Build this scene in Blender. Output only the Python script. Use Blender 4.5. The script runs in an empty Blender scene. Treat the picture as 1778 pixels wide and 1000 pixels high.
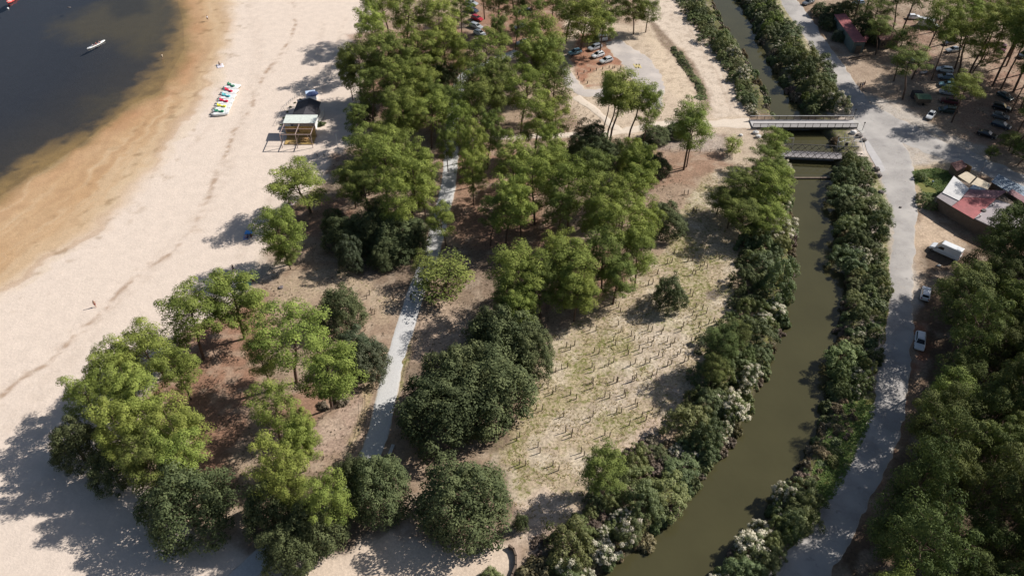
import bpy, math, random
import numpy as np
from mathutils import Vector, Matrix

# ---------------------------------------------------------------- camera
CAM_H = 105.0; PITCH = math.radians(42.0); FPX = 1385.0
C = bpy.context.scene.collection
cam_d = bpy.data.cameras.new('camera'); cam = bpy.data.objects.new('camera', cam_d); C.objects.link(cam)
cam.location = (0, 0, CAM_H); cam.rotation_euler = (math.pi/2 - PITCH, 0, 0)
cam_d.sensor_fit = 'HORIZONTAL'; cam_d.sensor_width = 36.0; cam_d.lens = 36.0*FPX/1778.0
cam_d.clip_start = 1.0; cam_d.clip_end = 6000.0
bpy.context.scene.camera = cam
# ---------------------------------------------------------------- sky, sun, exposure
SUN_AZ = math.radians(23.0); SUN_EL = math.radians(38.0)      # azimuth from +X towards +Y
w = bpy.data.worlds.new("World"); bpy.context.scene.world = w; w.use_nodes = True
nt = w.node_tree; bg = nt.nodes['Background']
sky = nt.nodes.new('ShaderNodeTexSky'); sky.sky_type = 'NISHITA'; sky.sun_disc = False
sky.sun_elevation = SUN_EL; sky.sun_rotation = math.pi/2 - SUN_AZ
nt.links.new(sky.outputs[0], bg.inputs[0]); bg.inputs[1].default_value = 0.060
sky.dust_density = 1.3; sky.air_density = 1.0
sl = bpy.data.lights.new('sun', 'SUN'); sl.energy = 5.0; sl.angle = math.radians(0.5); sl.color = (1.0, 0.955, 0.90)
so = bpy.data.objects.new('sun', sl); C.objects.link(so)
sd = Vector((math.cos(SUN_EL)*math.cos(SUN_AZ), math.cos(SUN_EL)*math.sin(SUN_AZ), math.sin(SUN_EL)))
so.rotation_euler = sd.to_track_quat('Z', 'Y').to_euler(); so.location = (120, 120, 160)
vs = bpy.context.scene.view_settings
vs.view_transform = 'Standard'; vs.look = 'None'; vs.exposure = 0.36; vs.gamma = 1.0; vs.use_curve_mapping = False

# ---------------------------------------------------------------- helpers
RNG = np.random.default_rng(7); random.seed(7)
cp, sp_ = math.cos(PITCH), math.sin(PITCH)
def g(px, py, z=0.0):
    """ground point (at height z) seen at photo pixel px,py"""
    x = (px-889.0)/FPX; u = (500.0-py)/FPX
    dy = cp + u*sp_; dz = -sp_ + u*cp
    t = (z-CAM_H)/dz
    return (x*t, dy*t)
def ppm(x, y, z=0.0):
    """photo pixels per metre across at a world point"""
    return FPX/(y*cp + (CAM_H-z)*sp_)
def gl(pts, z=0.0): return [g(a, b, z) for a, b in pts]

def vnoise(x, y, seed=0):
    r = np.random.default_rng(seed); n = 256
    L = r.random((n, n))
    xi = np.floor(x).astype(int); yi = np.floor(y).astype(int)
    fx = x-xi; fy = y-yi; fx = fx*fx*(3-2*fx); fy = fy*fy*(3-2*fy)
    a = L[xi % n, yi % n]; b = L[(xi+1) % n, yi % n]; c = L[xi % n, (yi+1) % n]; d = L[(xi+1) % n, (yi+1) % n]
    return (a*(1-fx)+b*fx)*(1-fy)+(c*(1-fx)+d*fx)*fy
def fbm(x, y, scale, seed=0, octv=4):
    s = 0; amp = 1; tot = 0
    for o in range(octv):
        s = s + amp*vnoise(x/scale*(2**o)+17.3*o, y/scale*(2**o)+9.1*o, seed+o); tot += amp; amp *= .55
    return s/tot
def seg_dist(X, Y, pts, closed=False):
    pts = list(pts); D = np.full(X.shape, 1e18)
    m = len(pts) if closed else len(pts)-1
    for i in range(m):
        ax, ay = pts[i]; bx, by = pts[(i+1) % len(pts)]
        dx, dy = bx-ax, by-ay; L = dx*dx+dy*dy+1e-12
        t = np.clip(((X-ax)*dx+(Y-ay)*dy)/L, 0, 1)
        D = np.minimum(D, (X-ax-t*dx)**2+(Y-ay-t*dy)**2)
    return np.sqrt(D)
def inside(X, Y, pts):
    r = np.zeros(X.shape, bool); n = len(pts)
    for i in range(n):
        ax, ay = pts[i]; bx, by = pts[(i+1) % n]
        if ay == by: continue
        c = ((ay > Y) != (by > Y)) & (X < (bx-ax)*(Y-ay)/(by-ay)+ax)
        r ^= c
    return r
def sdf(X, Y, pts):
    d = seg_dist(X, Y, pts, True)
    return np.where(inside(X, Y, pts), -d, d)
def sstep(a, b, x):
    t = np.clip((x-a)/(b-a), 0, 1); return t*t*(3-2*t)

def mesh_np(name, V, F, mat=None, smooth=False, tint=None, mats=None, mi=None):
    """V (n,3), F (m,k) -> mesh; tint = float per face"""
    me = bpy.data.meshes.new(name); V = np.asarray(V, np.float32); F = np.asarray(F, np.int32)
    k = F.shape[1]
    me.vertices.add(len(V)); me.vertices.foreach_set('co', V.ravel())
    me.loops.add(F.size); me.loops.foreach_set('vertex_index', F.ravel())
    me.polygons.add(len(F)); me.polygons.foreach_set('loop_start', np.arange(0, F.size, k, dtype=np.int32))
    me.polygons.foreach_set('loop_total', np.full(len(F), k, np.int32))
    if smooth: me.polygons.foreach_set('use_smooth', np.ones(len(F), bool))
    if tint is not None:
        a = me.attributes.new('tint', 'FLOAT', 'FACE'); a.data.foreach_set('value', np.asarray(tint, np.float32))
    if mat: me.materials.append(mat)
    if mats:
        for m in mats: me.materials.append(m)
        me.polygons.foreach_set('material_index', np.asarray(mi, np.int32))
    me.update(calc_edges=True); me.validate()
    return me

class MB:
    """collects shapes, builds one mesh object"""
    def __init__(s): s.v = []; s.f = []
    def add(s, vs, fs):
        o = len(s.v); s.v += [tuple(v) for v in vs]; s.f += [tuple(i+o for i in f) for f in fs]; return s
    def box(s, c, d, rz=0.0, rx=0.0, ry=0.0):
        M = Matrix.Translation(c) @ Matrix.Rotation(rz, 4, 'Z') @ Matrix.Rotation(ry, 4, 'Y') @ Matrix.Rotation(rx, 4, 'X')
        vs = [M @ Vector((sx*d[0]/2, sy*d[1]/2, sz*d[2]/2)) for sx in (-1, 1) for sy in (-1, 1) for sz in (-1, 1)]
        return s.add(vs, [(0, 1, 3, 2), (4, 6, 7, 5), (0, 4, 5, 1), (2, 3, 7, 6), (0, 2, 6, 4), (1, 5, 7, 3)])
    def tube(s, a, b, r0, r1=None, n=6, cap=True):
        a = Vector(a); b = Vector(b); r1 = r0 if r1 is None else r1
        d = (b-a).normalized(); u = d.orthogonal().normalized(); v = d.cross(u)
        vs = [a+(u*math.cos(2*math.pi*i/n)+v*math.sin(2*math.pi*i/n))*r0 for i in range(n)]
        vs += [b+(u*math.cos(2*math.pi*i/n)+v*math.sin(2*math.pi*i/n))*r1 for i in range(n)]
        fs = [(i, (i+1) % n, n+(i+1) % n, n+i) for i in range(n)]
        if cap: fs += [tuple(range(n))[::-1], tuple(range(n, 2*n))]
        return s.add(vs, fs)
    def path(s, P, R, n=6):
        for i in range(len(P)-1): s.tube(P[i], P[i+1], R[i], R[i+1], n, cap=(i == len(P)-2))
        return s
    def prism(s, poly, z0, z1):
        n = len(poly); vs = [(x, y, z0) for x, y in poly]+[(x, y, z1) for x, y in poly]
        return s.add(vs, [tuple(range(n))[::-1], tuple(range(n, 2*n))]+[(i, (i+1) % n, n+(i+1) % n, n+i) for i in range(n)])
    def ball(s, c, r, nu=8, nv=6, sc=(1, 1, 1)):
        vs = [(c[0], c[1], c[2]-r*sc[2])]
        for j in range(1, nv):
            ph = math.pi*j/nv
            for i in range(nu):
                th = 2*math.pi*i/nu
                vs.append((c[0]+r*sc[0]*math.sin(ph)*math.cos(th), c[1]+r*sc[1]*math.sin(ph)*math.sin(th), c[2]-r*sc[2]*math.cos(ph)))
        vs.append((c[0], c[1], c[2]+r*sc[2])); fs = []
        for i in range(nu): fs.append((0, 1+(i+1) % nu, 1+i))
        for j in range(nv-2):
            for i in range(nu):
                a = 1+j*nu+i; b = 1+j*nu+(i+1) % nu; fs.append((a, b, b+nu, a+nu))
        t = len(vs)-1; o = 1+(nv-2)*nu
        for i in range(nu): fs.append((o+i, o+(i+1) % nu, t))
        return s.add(vs, fs)
    def mesh(s, name, mat, smooth=False, bevel=0):
        me = bpy.data.meshes.new(name); me.from_pydata(s.v, [], s.f); me.validate()
        me.materials.append(mat)
        if smooth:
            for p in me.polygons: p.use_smooth = True
        return me
    def build(s, name, mat, parent=None, smooth=False, bevel=0.0, label=None):
        o = bpy.data.objects.new(name, s.mesh(name, mat, smooth)); C.objects.link(o)
        if parent: o.parent = parent
        if bevel:
            b = o.modifiers.new('bevel', 'BEVEL'); b.width = bevel; b.segments = 2; b.limit_method = 'ANGLE'
        if label: o['label'] = label
        return o
def link(name, me, parent=None, loc=None, rz=None, sc=None):
    o = bpy.data.objects.new(name, me); C.objects.link(o)
    if parent: o.parent = parent
    if loc: o.location = loc
    if rz is not None: o.rotation_euler = (0, 0, rz)
    if sc: o.scale = sc
    return o
def tag(o, label=None, cat=None, group=None, kind=None):
    if label: o['label'] = label
    if cat: o['category'] = cat
    if group: o['group'] = group
    if kind: o['kind'] = kind
    return o
def thing(name, label, cat, loc=(0, 0, 0), rz=0.0, group=None, sc=None):
    o = bpy.data.objects.new(name, None); C.objects.link(o); o.location = loc; o.rotation_euler = (0, 0, rz)
    o.empty_display_size = .5
    if sc: o.scale = sc
    return tag(o, label, cat, group)
def copy_thing(root, loc, rz, label, group=None):
    r = root.copy(); C.objects.link(r); r.location = loc; r.rotation_euler = (0, 0, rz); r['label'] = label
    if group: r['group'] = group
    for ch in list(root.children):
        c = ch.copy(); C.objects.link(c); c.parent = r
        for gch in ch.children:
            d = gch.copy(); C.objects.link(d); d.parent = c
    return r
ORD = ['', 'first', 'second', 'third', 'fourth', 'fifth', 'sixth', 'seventh', 'eighth', 'ninth', 'tenth', 'eleventh', 'twelfth']
def nth(i):
    if i < len(ORD): return ORD[i]
    return '%d%s' % (i, {1: 'st', 2: 'nd', 3: 'rd'}.get(i % 10, 'th') if i % 100 not in (11, 12, 13) else 'th')

# ---------------------------------------------------------------- materials
def N(nt, t, **kw):
    n = nt.nodes.new(t)
    for k, v in kw.items(): setattr(n, k, v)
    return n
def mix_rgb(nt, fac, a, b, blend='MIX'):
    m = N(nt, 'ShaderNodeMix', data_type='RGBA', blend_type=blend)
    for inp, v in ((m.inputs[0], fac), (m.inputs[6], a), (m.inputs[7], b)):
        if hasattr(v, 'is_output') or hasattr(v, 'links'): nt.links.new(v, inp)
        elif isinstance(v, (int, float)): inp.default_value = v
        else: inp.default_value = (*v, 1)
    return m.outputs[2]
def ramp(nt, src, a, b):
    m = N(nt, 'ShaderNodeMapRange'); m.inputs[1].default_value = a; m.inputs[2].default_value = b
    nt.links.new(src, m.inputs[0]); return m.outputs[0]
def noise(nt, scale, detail=4, rough=.55, coords=None, vec=None):
    n = N(nt, 'ShaderNodeTexNoise'); n.inputs['Scale'].default_value = scale
    n.inputs['Detail'].default_value = detail; n.inputs['Roughness'].default_value = rough
    if coords is None:
        coords = N(nt, 'ShaderNodeNewGeometry').outputs['Position']
    nt.links.new(coords, n.inputs['Vector']); return n.outputs[0]
def mat(name, col, rough=.7, metal=0.0, var=.12, vscale=1.5, col2=None, c2amt=(.55, .75), spec=.3, bump=0.0, bscale=8, coat=0.0, objc=True):
    m = bpy.data.materials.new(name); m.use_nodes = True; nt = m.node_tree; p = nt.nodes['Principled BSDF']
    p.inputs['Roughness'].default_value = rough; p.inputs['Metallic'].default_value = metal
    p.inputs['Specular IOR Level'].default_value = spec; p.inputs['Coat Weight'].default_value = coat
    tc = N(nt, 'ShaderNodeTexCoord').outputs['Object'] if objc else None
    nn = noise(nt, vscale, 5, .6, tc)
    v = N(nt, 'ShaderNodeMapRange'); v.inputs[1].default_value = .3; v.inputs[2].default_value = .7
    v.inputs[3].default_value = 1-var; v.inputs[4].default_value = 1+var; nt.links.new(nn, v.inputs[0])
    base = mix_rgb(nt, 0.0, col, col)
    if col2: 
        n2 = noise(nt, vscale*2.3, 6, .65, tc); base = mix_rgb(nt, ramp(nt, n2, *c2amt), col, col2)
    out = mix_rgb(nt, 1.0, base, v.outputs[0], 'MULTIPLY')
    nt.links.new(out, p.inputs['Base Color'])
    if bump:
        b = N(nt, 'ShaderNodeBump'); b.inputs['Strength'].default_value = bump; b.inputs['Distance'].default_value = .05
        nt.links.new(noise(nt, bscale, 5, .6, tc), b.inputs['Height']); nt.links.new(b.outputs[0], p.inputs['Normal'])
    return m
def leaf_mat(name, dark, light, transl=.25, rough=.6, huevar=.03, valvar=.25):
    m = bpy.data.materials.new(name); m.use_nodes = True; nt = m.node_tree
    p = nt.nodes['Principled BSDF']; out = nt.nodes['Material Output']
    at = N(nt, 'ShaderNodeAttribute', attribute_name='tint')
    c = mix_rgb(nt, at.outputs['Fac'], dark, light)
    oi = N(nt, 'ShaderNodeObjectInfo')
    hs = N(nt, 'ShaderNodeHueSaturation')
    def mr(a, b, src):
        k = N(nt, 'ShaderNodeMapRange'); k.inputs[3].default_value = a; k.inputs[4].default_value = b; nt.links.new(src, k.inputs[0]); return k.outputs[0]
    nt.links.new(mr(.5-huevar, .5+huevar, oi.outputs['Random']), hs.inputs['Hue'])
    wn = N(nt, 'ShaderNodeTexWhiteNoise', noise_dimensions='1D'); nt.links.new(oi.outputs['Random'], wn.inputs['W'])
    nt.links.new(mr(1-valvar, 1+valvar, wn.outputs[0]), hs.inputs['Value']); hs.inputs['Saturation'].default_value = 1.0
    nt.links.new(c, hs.inputs['Color'])
    p.inputs['Roughness'].default_value = rough; p.inputs['Specular IOR Level'].default_value = .25
    nt.links.new(hs.outputs[0], p.inputs['Base Color'])
    t = N(nt, 'ShaderNodeBsdfTranslucent'); tcol = mix_rgb(nt, 1.0, hs.outputs[0], (1.15, 1.1, .6), 'MULTIPLY'); nt.links.new(tcol, t.inputs[0])
    mx = N(nt, 'ShaderNodeMixShader'); mx.inputs[0].default_value = transl
    nt.links.new(p.outputs[0], mx.inputs[1]); nt.links.new(t.outputs[0], mx.inputs[2]); nt.links.new(mx.outputs[0], out.inputs[0])
    return m
# ---------------------------------------------------------------- outlines read on the ground plane
WZ = -1.5          # canal water level
LZ = -0.16         # lake level
canal_L = gl([(1150,-160),(1205,-60),(1233,0),(1257,54),(1288,95),(1308,133),(1325,163),(1336,195),(1352,220),(1362,250),(1366,300),(1372,350),
              (1374,400),(1370,460),(1366,520),(1350,580),(1330,640),(1298,700),(1272,760),(1222,820),(1172,880),(1120,940),(1050,985),(980,1040),(900,1100)], WZ)
canal_R = gl([(1215,-160),(1262,-60),(1285,0),(1306,34),(1318,68),(1337,100),(1352,130),(1372,160),(1395,190),(1420,222),(1448,250),(1452,300),
              (1456,350),(1456,400),(1466,450),(1474,500),(1460,560),(1452,620),(1446,680),(1430,740),(1400,800),(1372,850),(1340,900),(1300,950),(1250,1000),(1180,1060),(1120,1110)], WZ)
canal_poly = canal_L + canal_R[::-1]
curveA = gl([(300,-200),(298,-60),(296,0),(292,40),(278,85),(265,115),(238,146),(211,167),(170,207),(136,231),(105,240),(68,258),(31,279),(0,302),(-80,345),(-200,420),(-500,600)])
curveB = gl([(330,-200),(318,-60),(320,0),(331,44),(333,82),(313,119),(289,160),(238,184),(190,221),(146,258),(68,306),(17,340),(0,355),(-80,410),(-200,490),(-500,680)])
curveC = gl([(420,-200),(400,-60),(391,0),(387,61),(367,116),(340,170),(299,224),(265,279),(231,313),(204,350),(163,388),(119,415),(68,446),(34,476),(0,500),(-60,530),(-200,610),(-500,800)])
FAR = [g(-3000, 1100), g(-3000, -400)]
def signed(X, Y, cur):
    poly = list(cur) + [(-1500, cur[-1][1]), (-1500, 1500), (cur[0][0], 1500)]
    d = seg_dist(X, Y, cur); return np.where(inside(X, Y, poly), -d, d)
strand = gl([(505,-40),(513,10),(513,44),(503,71),(496,80),(477,109),(460,133),(440,163),(438,184),(411,224),(394,265),(377,306),(364,330),(350,371),(333,398),(306,429),(286,446),(241,476),(204,514),(177,541),(146,571),(119,595),(99,612),(75,636),(41,656),(0,690),(-60,730)])

def height(X, Y):
    X = np.asarray(X, float); Y = np.asarray(Y, float)
    h = np.zeros(X.shape)
    dA, dB, dC = signed(X, Y, curveA), signed(X, Y, curveB), signed(X, Y, curveC)
    t = np.clip(dC/6, -30, 0)
    h += np.where(dC < 0, -0.02-0.10*sstep(0, -6, dC) - 0.35*sstep(0, -10, dB) - 2.2*sstep(0, -40, dA), 0)
    dc = sdf(X, Y, canal_poly)
    h += -2.7*sstep(1.8, -2.2, dc)
    return h

# ---------------------------------------------------------------- ground sheet
def axis(a, b, step, far):
    core = np.arange(a, b+step, step); out = []; s = step*2; x = core[-1]
    while x < far: x += s; out.append(x); s *= 1.35
    out2 = []; s = step*2; x = core[0]
    while x > -far: x -= s; out2.append(x); s *= 1.35
    return np.array(out2[::-1]+list(core)+out)
xs = axis(-176, 178, .5, 1600); ys = axis(48, 272, .5, 1600)
GX, GY = np.meshgrid(xs, ys, indexing='ij'); X = GX.ravel(); Y = GY.ravel()
Hh = height(X, Y)
wx = (fbm(X, Y, 5, 31)-.5)*5; wy = (fbm(X, Y, 5, 47)-.5)*5
wxs = (fbm(X, Y, 1.6, 61)-.5)*2; wys = (fbm(X, Y, 1.6, 77)-.5)*2
n1 = fbm(X, Y, 14, 3); n2 = fbm(X, Y, 3.0, 5); n3 = fbm(X, Y, 1.1, 9, 3)
SAND = np.array((.62, .52, .435))
col = np.tile(SAND, (len(X), 1)); grass = np.zeros(len(X)); rough_ = np.zeros(len(X)); wet = np.zeros(len(X))
def blend(mask, c, gr=None, ro=None):
    global col, grass, rough_
    m = mask[:, None]; col = col*(1-m)+np.array(c)*m
    if gr is not None: grass = grass*(1-mask)+gr*mask
    if ro is not None: rough_ = rough_*(1-mask)+ro*mask
def region(px, c, soft=1.5, warp=1.0, k=1.0, gr=None, ro=None, world=False):
    pts = px if world else gl(px); a = np.array(pts)
    mrg = soft+6; sel = (X > a[:, 0].min()-mrg) & (X < a[:, 0].max()+mrg) & (Y > a[:, 1].min()-mrg) & (Y < a[:, 1].max()+mrg)
    m = np.zeros(len(X))
    m[sel] = k*sstep(soft/2, -soft/2, sdf(X[sel]+warp*wx[sel]+wxs[sel]*min(1, warp), Y[sel]+warp*wy[sel]+wys[sel]*min(1, warp), pts))
    blend(m, c, gr, ro)
# beach and lake bed
dA, dB, dC = [signed(X+wx*.8, Y+wy*.8, c) for c in (curveA, curveB, curveC)]
lake = dC < 8
m = sstep(5.5, -2.0, dC); blend(m*.85, (.48, .33, .185))
m = sstep(-1.0, -7.0, dC); blend(m*.6*(.5+n1), (.41, .245, .12))
m = sstep(6, -1.0, dB)*sstep(-8, 1, dB)*(n1 > 0)*np.clip((n1-.3)*3, .25, 1); blend(m*.8, (.40, .19, .10))
st_ = fbm((dC*1.0+wx*.6)/1.0, (X*.5+Y*.5)/7, 2.2, 401, 3); blend((dC < 3)*(dB > -3)*np.clip((st_-.5)*5, 0, 1)*.35, (.33, .20, .11)); blend((dC < 5)*(dB > -3)*np.clip((.45-st_)*5, 0, 1)*.3, (.58, .47, .33))
m = sstep(3.5, -3.5, dB+(n2-.5)*3); blend(m*.9, (.235, .165, .072))
m = sstep(1.0, -3.0, dB)*np.clip((n2-.42)*4, 0, 1); blend(m*.5, (.11, .08, .045))
m = sstep(4.5, -2.5, dA+(n2-.5)*8); blend(m*.97, (.034, .034, .036))
m = sstep(0, -30, dA); blend(m*.9, (.026, .030, .042))
# paler weedy sand shoals in the water
region([(90,30),(150,5),(215,-20),(290,-20),(300,20),(280,75),(250,95),(210,70),(150,60),(120,60)], (.085,.072,.042), 12, 1.6, .75)
region([(180,-10),(250,-10),(255,20),(200,26)], (.03,.03,.03), 6, 1.2, .7)
region([(150,165),(205,155),(210,175),(150,205)], (.07,.06,.04), 7, 1.5, .5)
wet = sstep(3.0, -3.0, dC)
# strand line debris + footprints darkening
ds = seg_dist(X+wx*.35, Y+wy*.35, strand)
m = sstep(.9, .15, ds)*np.clip((fbm(X, Y, 4.5, 91)-.42)*7, 0, 1)*np.clip((n3-.25)*3, 0, 1); blend(m*.62, (.24, .14, .075))
m = sstep(3.5, .5, ds)*np.clip((n3-.6)*5, 0, 1); blend(m*.3, (.30, .19, .11))
m = np.clip((fbm(X, Y, 2.5, 131, 3)-.67)*8, 0, 1)*sstep(14, 4, np.abs(dC+2)); blend(m*.5*(X < 0), (.22, .14, .07))

for tr, w_, k_ in (([(560,40),(548,140),(520,220),(505,300)], 1.4, .16), ([(430,-20),(450,80),(440,150),(410,250),(360,360),(260,470),(150,590),(20,740)], 2.6, .10), ([(545,275),(470,360),(400,470),(290,590),(180,690),(60,860)], 1.8, .12),
                    ([(600,30),(570,130),(556,180)], .8, .2), ([(330,260),(380,200),(400,150)], 1.2, .1), ([(540,262),(480,330),(430,400)], 1.0, .15)):
    dd = seg_dist(X+wx*.4, Y+wy*.4, gl(tr)); blend(sstep(w_, w_*.3, dd)*k_*np.clip((n3-.3)*4, 0, 1)*1.6, (.40, .31, .24))
SOIL = (.30, .215, .15); LIT = (.265, .145, .095); PALE = (.50, .415, .33); TAN = (.38, .29, .20)
# vegetated land between beach and canal
region([(700,-140),(655,-20),(650,80),(640,110),(622,230),(600,262),(570,270),(560,325),(505,350),(485,385),(462,440),(440,500),(340,590),(250,690),(215,780),(290,880),(370,945),
        (470,985),(560,955),(640,938),(720,930),(800,945),(890,945),(910,1080),(1100,1080),(1150,960),(1250,830),(1340,690),(1375,560),(1385,400),(1375,250),(1360,205),(1300,150),(1200,-140)], SOIL, 3.5, 1.0, .97, .15, .5)
m0 = grass > .05
# general mottling of the soil
blend(m0*np.clip((n1-.45)*4, 0, 1)*.6, (.35, .27, .19), .1); blend(m0*np.clip((n2-.55)*4, 0, 1)*.5, (.21, .125, .08), .1)
# pine litter
for P, k in (([(300,600),(450,510),(470,560),(440,640),(420,760),(400,860),(340,800),(320,720),(260,690)], .85), ([(505,350),(600,345),(640,420),(560,420),(500,400)], .7),
             ([(500,690),(600,640),(590,690),(540,740),(480,740)], .75), ([(760,250),(900,250),(960,400),(900,470),(790,420)], .7), ([(990,420),(1080,420),(1110,500),(1000,520),(900,560),(860,520),(930,430)], .6),
             ([(600,60),(800,40),(860,140),(740,230),(660,200)], .7), ([(980,40),(1060,40),(1080,90),(1000,130),(985,90)], .9), ([(1150,262),(1200,262),(1290,270),(1260,300),(1180,320),(1110,330),(1120,270)], .5),
             ([(780,-30),(980,-30),(980,60),(960,110),(840,80)], .8)):
    region(P, LIT, 3, 1, k, .05, .5)
# clearing by the stake fence, pale
region([(470,500),(560,465),(640,480),(700,520),(660,560),(640,520),(560,520),(500,545)], TAN, 2.5, .7, .9, .35, .7)
region([(455,440),(500,455),(470,490),(440,480)], PALE, 3, .8, .8)
region([(560,740),(600,700),(640,690),(650,700),(620,780),(540,790),(500,760)], (.36,.26,.20), 1.5, .4, .9, .12, .9)
region([(640,620),(668,610),(655,660),(620,770),(600,790),(630,700)], (.36,.28,.16), 1.2, .3, .8, .45, .8)
region([(725,560),(800,520),(850,540),(820,600),(740,640),(700,740),(690,700),(710,620)], (.40,.30,.22), 1.6, .6, .9, .25, .7)
region([(715,545),(722,560),(705,640),(690,700),(682,690),(698,620),(706,570)], (.27,.20,.12), .8, .2, .8, .5, .8)
region([(400,800),(440,780),(520,790),(470,850),(420,900)], (.34,.25,.17), 2, .8, .7, .3, .7)
# stake field
region([(960,585),(1030,540),(1080,500),(1140,440),(1180,400),(1190,350),(1230,300),(1290,280),(1330,300),(1290,420),(1285,500),(1275,560),(1230,660),(1190,720),(1120,770),(1050,830),(1000,900),
        (930,950),(900,935),(890,880),(850,800),(880,760),(920,690)], (.42,.335,.23), 3, .8, .97, .42, .9)
region([(960,600),(1060,560),(1120,600),(1040,660),(1000,740),(880,820),(850,790),(930,680)], (.37,.31,.17), 9, 2.5, .5, .68, 1)
region([(1110,590),(1260,500),(1270,450),(1240,560),(1180,640),(1100,700),(1000,760),(940,800),(960,740),(1060,680)], (.52,.44,.35), 4, 1.3, .55, .2, .8)
region([(1130,650),(1190,690),(1130,760),(1090,790),(1080,770),(1120,730),(1180,700)], (.52,.40,.31), 2, .7, .8, .05, .5)
region([(885,885),(950,850),(1000,880),(960,930),(940,950),(895,940)], (.53,.42,.33), 2.5, .6, .85, .03, .4)
region([(925,925),(975,915),(1010,950),(960,985),(930,975)], (.30,.22,.18), 2, .7, .7, .2, .9)
region([(895,830),(905,1000),(880,1000),(890,950)], (.40,.30,.24), 1.5, .4, .7)
region([(560,955),(640,938),(720,930),(800,945),(882,940),(893,960),(885,1060),(430,1060),(500,990)], (.56,.45,.35), 2, .7, .95, .02, .2)
region([(1225,508),(1243,500),(1250,512),(1240,522),(1226,518)], (.10,.085,.07), 1, .2, .9, .1, .5)
fm = (grass > .25)*(X > -20)*(X < 60)
blend(fm*np.clip((fbm(X, Y, 6, 301)-.5)*6, 0, 1)*.5, (.35, .31, .16), .75, 1); blend(fm*np.clip((fbm(X, Y, 4, 321)-.52)*6, 0, 1)*.5, (.53, .46, .36), .15, .9); blend(fm*np.clip((fbm(X, Y, 1.5, 331, 3)-.56)*7, 0, 1)*.45, (.22, .17, .10), .6, 1)
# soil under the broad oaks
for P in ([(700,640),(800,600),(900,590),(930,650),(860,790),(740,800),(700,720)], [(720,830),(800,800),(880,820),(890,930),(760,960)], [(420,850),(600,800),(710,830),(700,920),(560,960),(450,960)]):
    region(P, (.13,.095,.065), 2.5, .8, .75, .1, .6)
for P in ([(560,400),(720,400),(740,470),(700,520),(620,480),(560,450)], [(780,430),(880,430),(960,500),(900,580),(830,560),(770,500)]): region(P, (.17,.125,.09), 3, 1, .7, .15, .8)  # darker ground between the groves, with their shade put into the colour
# upper clearing: sandy car park ground, track, ditch
region([(985,20),(1100,45),(1130,20),(1140,-80),(1220,-80),(1236,60),(1290,150),(1300,205),(1250,235),(1130,245),(1020,240),(990,190),(975,120)], (.50,.40,.30), 2.5, .6, .97, .03, .4)
region([(1140,-80),(1195,-80),(1180,20),(1235,80),(1290,165),(1300,200),(1240,205),(1225,150),(1190,90),(1140,50),(1120,20)], (.57,.475,.38), 2, .5, .95, 0, .3)
region([(1120,60),(1170,75),(1215,165),(1205,190),(1150,150)], (.56,.45,.33), 3, 1, .8, 0, .3)
for off in (0, 1, 2, 3):
    tr = gl([(1185+off*13, 30+off*6), (1210+off*13, 70+off*4), (1245+off*11, 130), (1268+off*8, 190)])
    dd = seg_dist(X+wxs*.3, Y+wys*.3, tr); blend(sstep(.55, .1, dd)*.38, (.36, .27, .20))
region([(1128,40),(1140,42),(1175,80),(1205,110),(1226,150),(1236,190),(1226,195),(1208,155),(1185,115),(1150,80)], (.20,.14,.10), 1.2, .3, .85, .4, .8)
region([(990,95),(1005,60),(1050,60),(1078,85),(1082,108),(1070,125),(1050,148),(1020,152),(1000,135)], (.30,.14,.085), 1.6, .4, .92, .03, .4)
region([(1020,128),(1060,112),(1085,118),(1075,135),(1045,148),(1015,148)], (.46,.35,.24), 1.5, .5, .85, .1, .5)
# north-bank ramp and sand west of the lattice bridge
region([(1255,225),(1320,222),(1345,245),(1330,275),(1300,290),(1255,280),(1270,250)], (.46,.37,.28), 2, .5, .9, .03, .4)
region([(1120,240),(1260,235),(1270,262),(1150,262)], (.40,.34,.29), 2, .7, .8, .1, .9)
# canal banks
dcn = sdf(X, Y, canal_poly)
mb = sstep(7.5, 3.5, dcn+(n2-.5)*6)*(Y < 500); mb *= 1-sstep(2, -2, sdf(X, Y, gl([(1285,232),(1330,225),(1340,200),(1300,196),(1200,215),(1240,270)])))
blend(mb*.93, (.06, .06, .03), .6, 1)
blend(sstep(.8, -.6, dcn), (.075, .065, .035), 0, .3)
# east side: woods, verges, car park, junction
E = [(1290,-160),(1345,-60),(1362,0),(1400,60),(1440,120),(1478,190),(1500,235),(1510,280),(1530,330),(1535,420),(1542,500),(1530,600),(1525,660),(1500,740),(1450,850),(1395,940),(1340,1010),(1260,1100)]
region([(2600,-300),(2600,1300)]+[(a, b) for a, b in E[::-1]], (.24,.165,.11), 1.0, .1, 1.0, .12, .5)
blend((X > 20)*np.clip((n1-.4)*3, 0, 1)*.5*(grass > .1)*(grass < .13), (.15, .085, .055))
region([(1370,-80),(2200,-80),(2200,330),(1800,330),(1700,300),(1600,250),(1560,200),(1480,150)], (.35,.265,.195), 4, 1, .9, .06, .6)
region([(1430,60),(1560,140),(1650,60),(1560,-30),(1440,-20)], (.20,.145,.10), 5, 1, .6, .3, .6)
for P in ([(1560,30),(1640,40),(1620,100),(1570,90)], [(1580,100),(1650,90),(1650,140),(1590,140)], [(1640,170),(1720,130),(1780,120),(1790,260),(1690,250)], [(1700,60),(1790,90),(1790,140),(1720,150)], [(1660,-20),(1790,-20),(1790,20),(1700,40)]):
    region(P, (.27,.165,.12), 4, 1.2, .7, .05, .7)
region([(1690,10),(1760,10),(1740,40),(1680,40)], (.24,.2,.09), 5, 1, .6, .6, .8)
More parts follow.
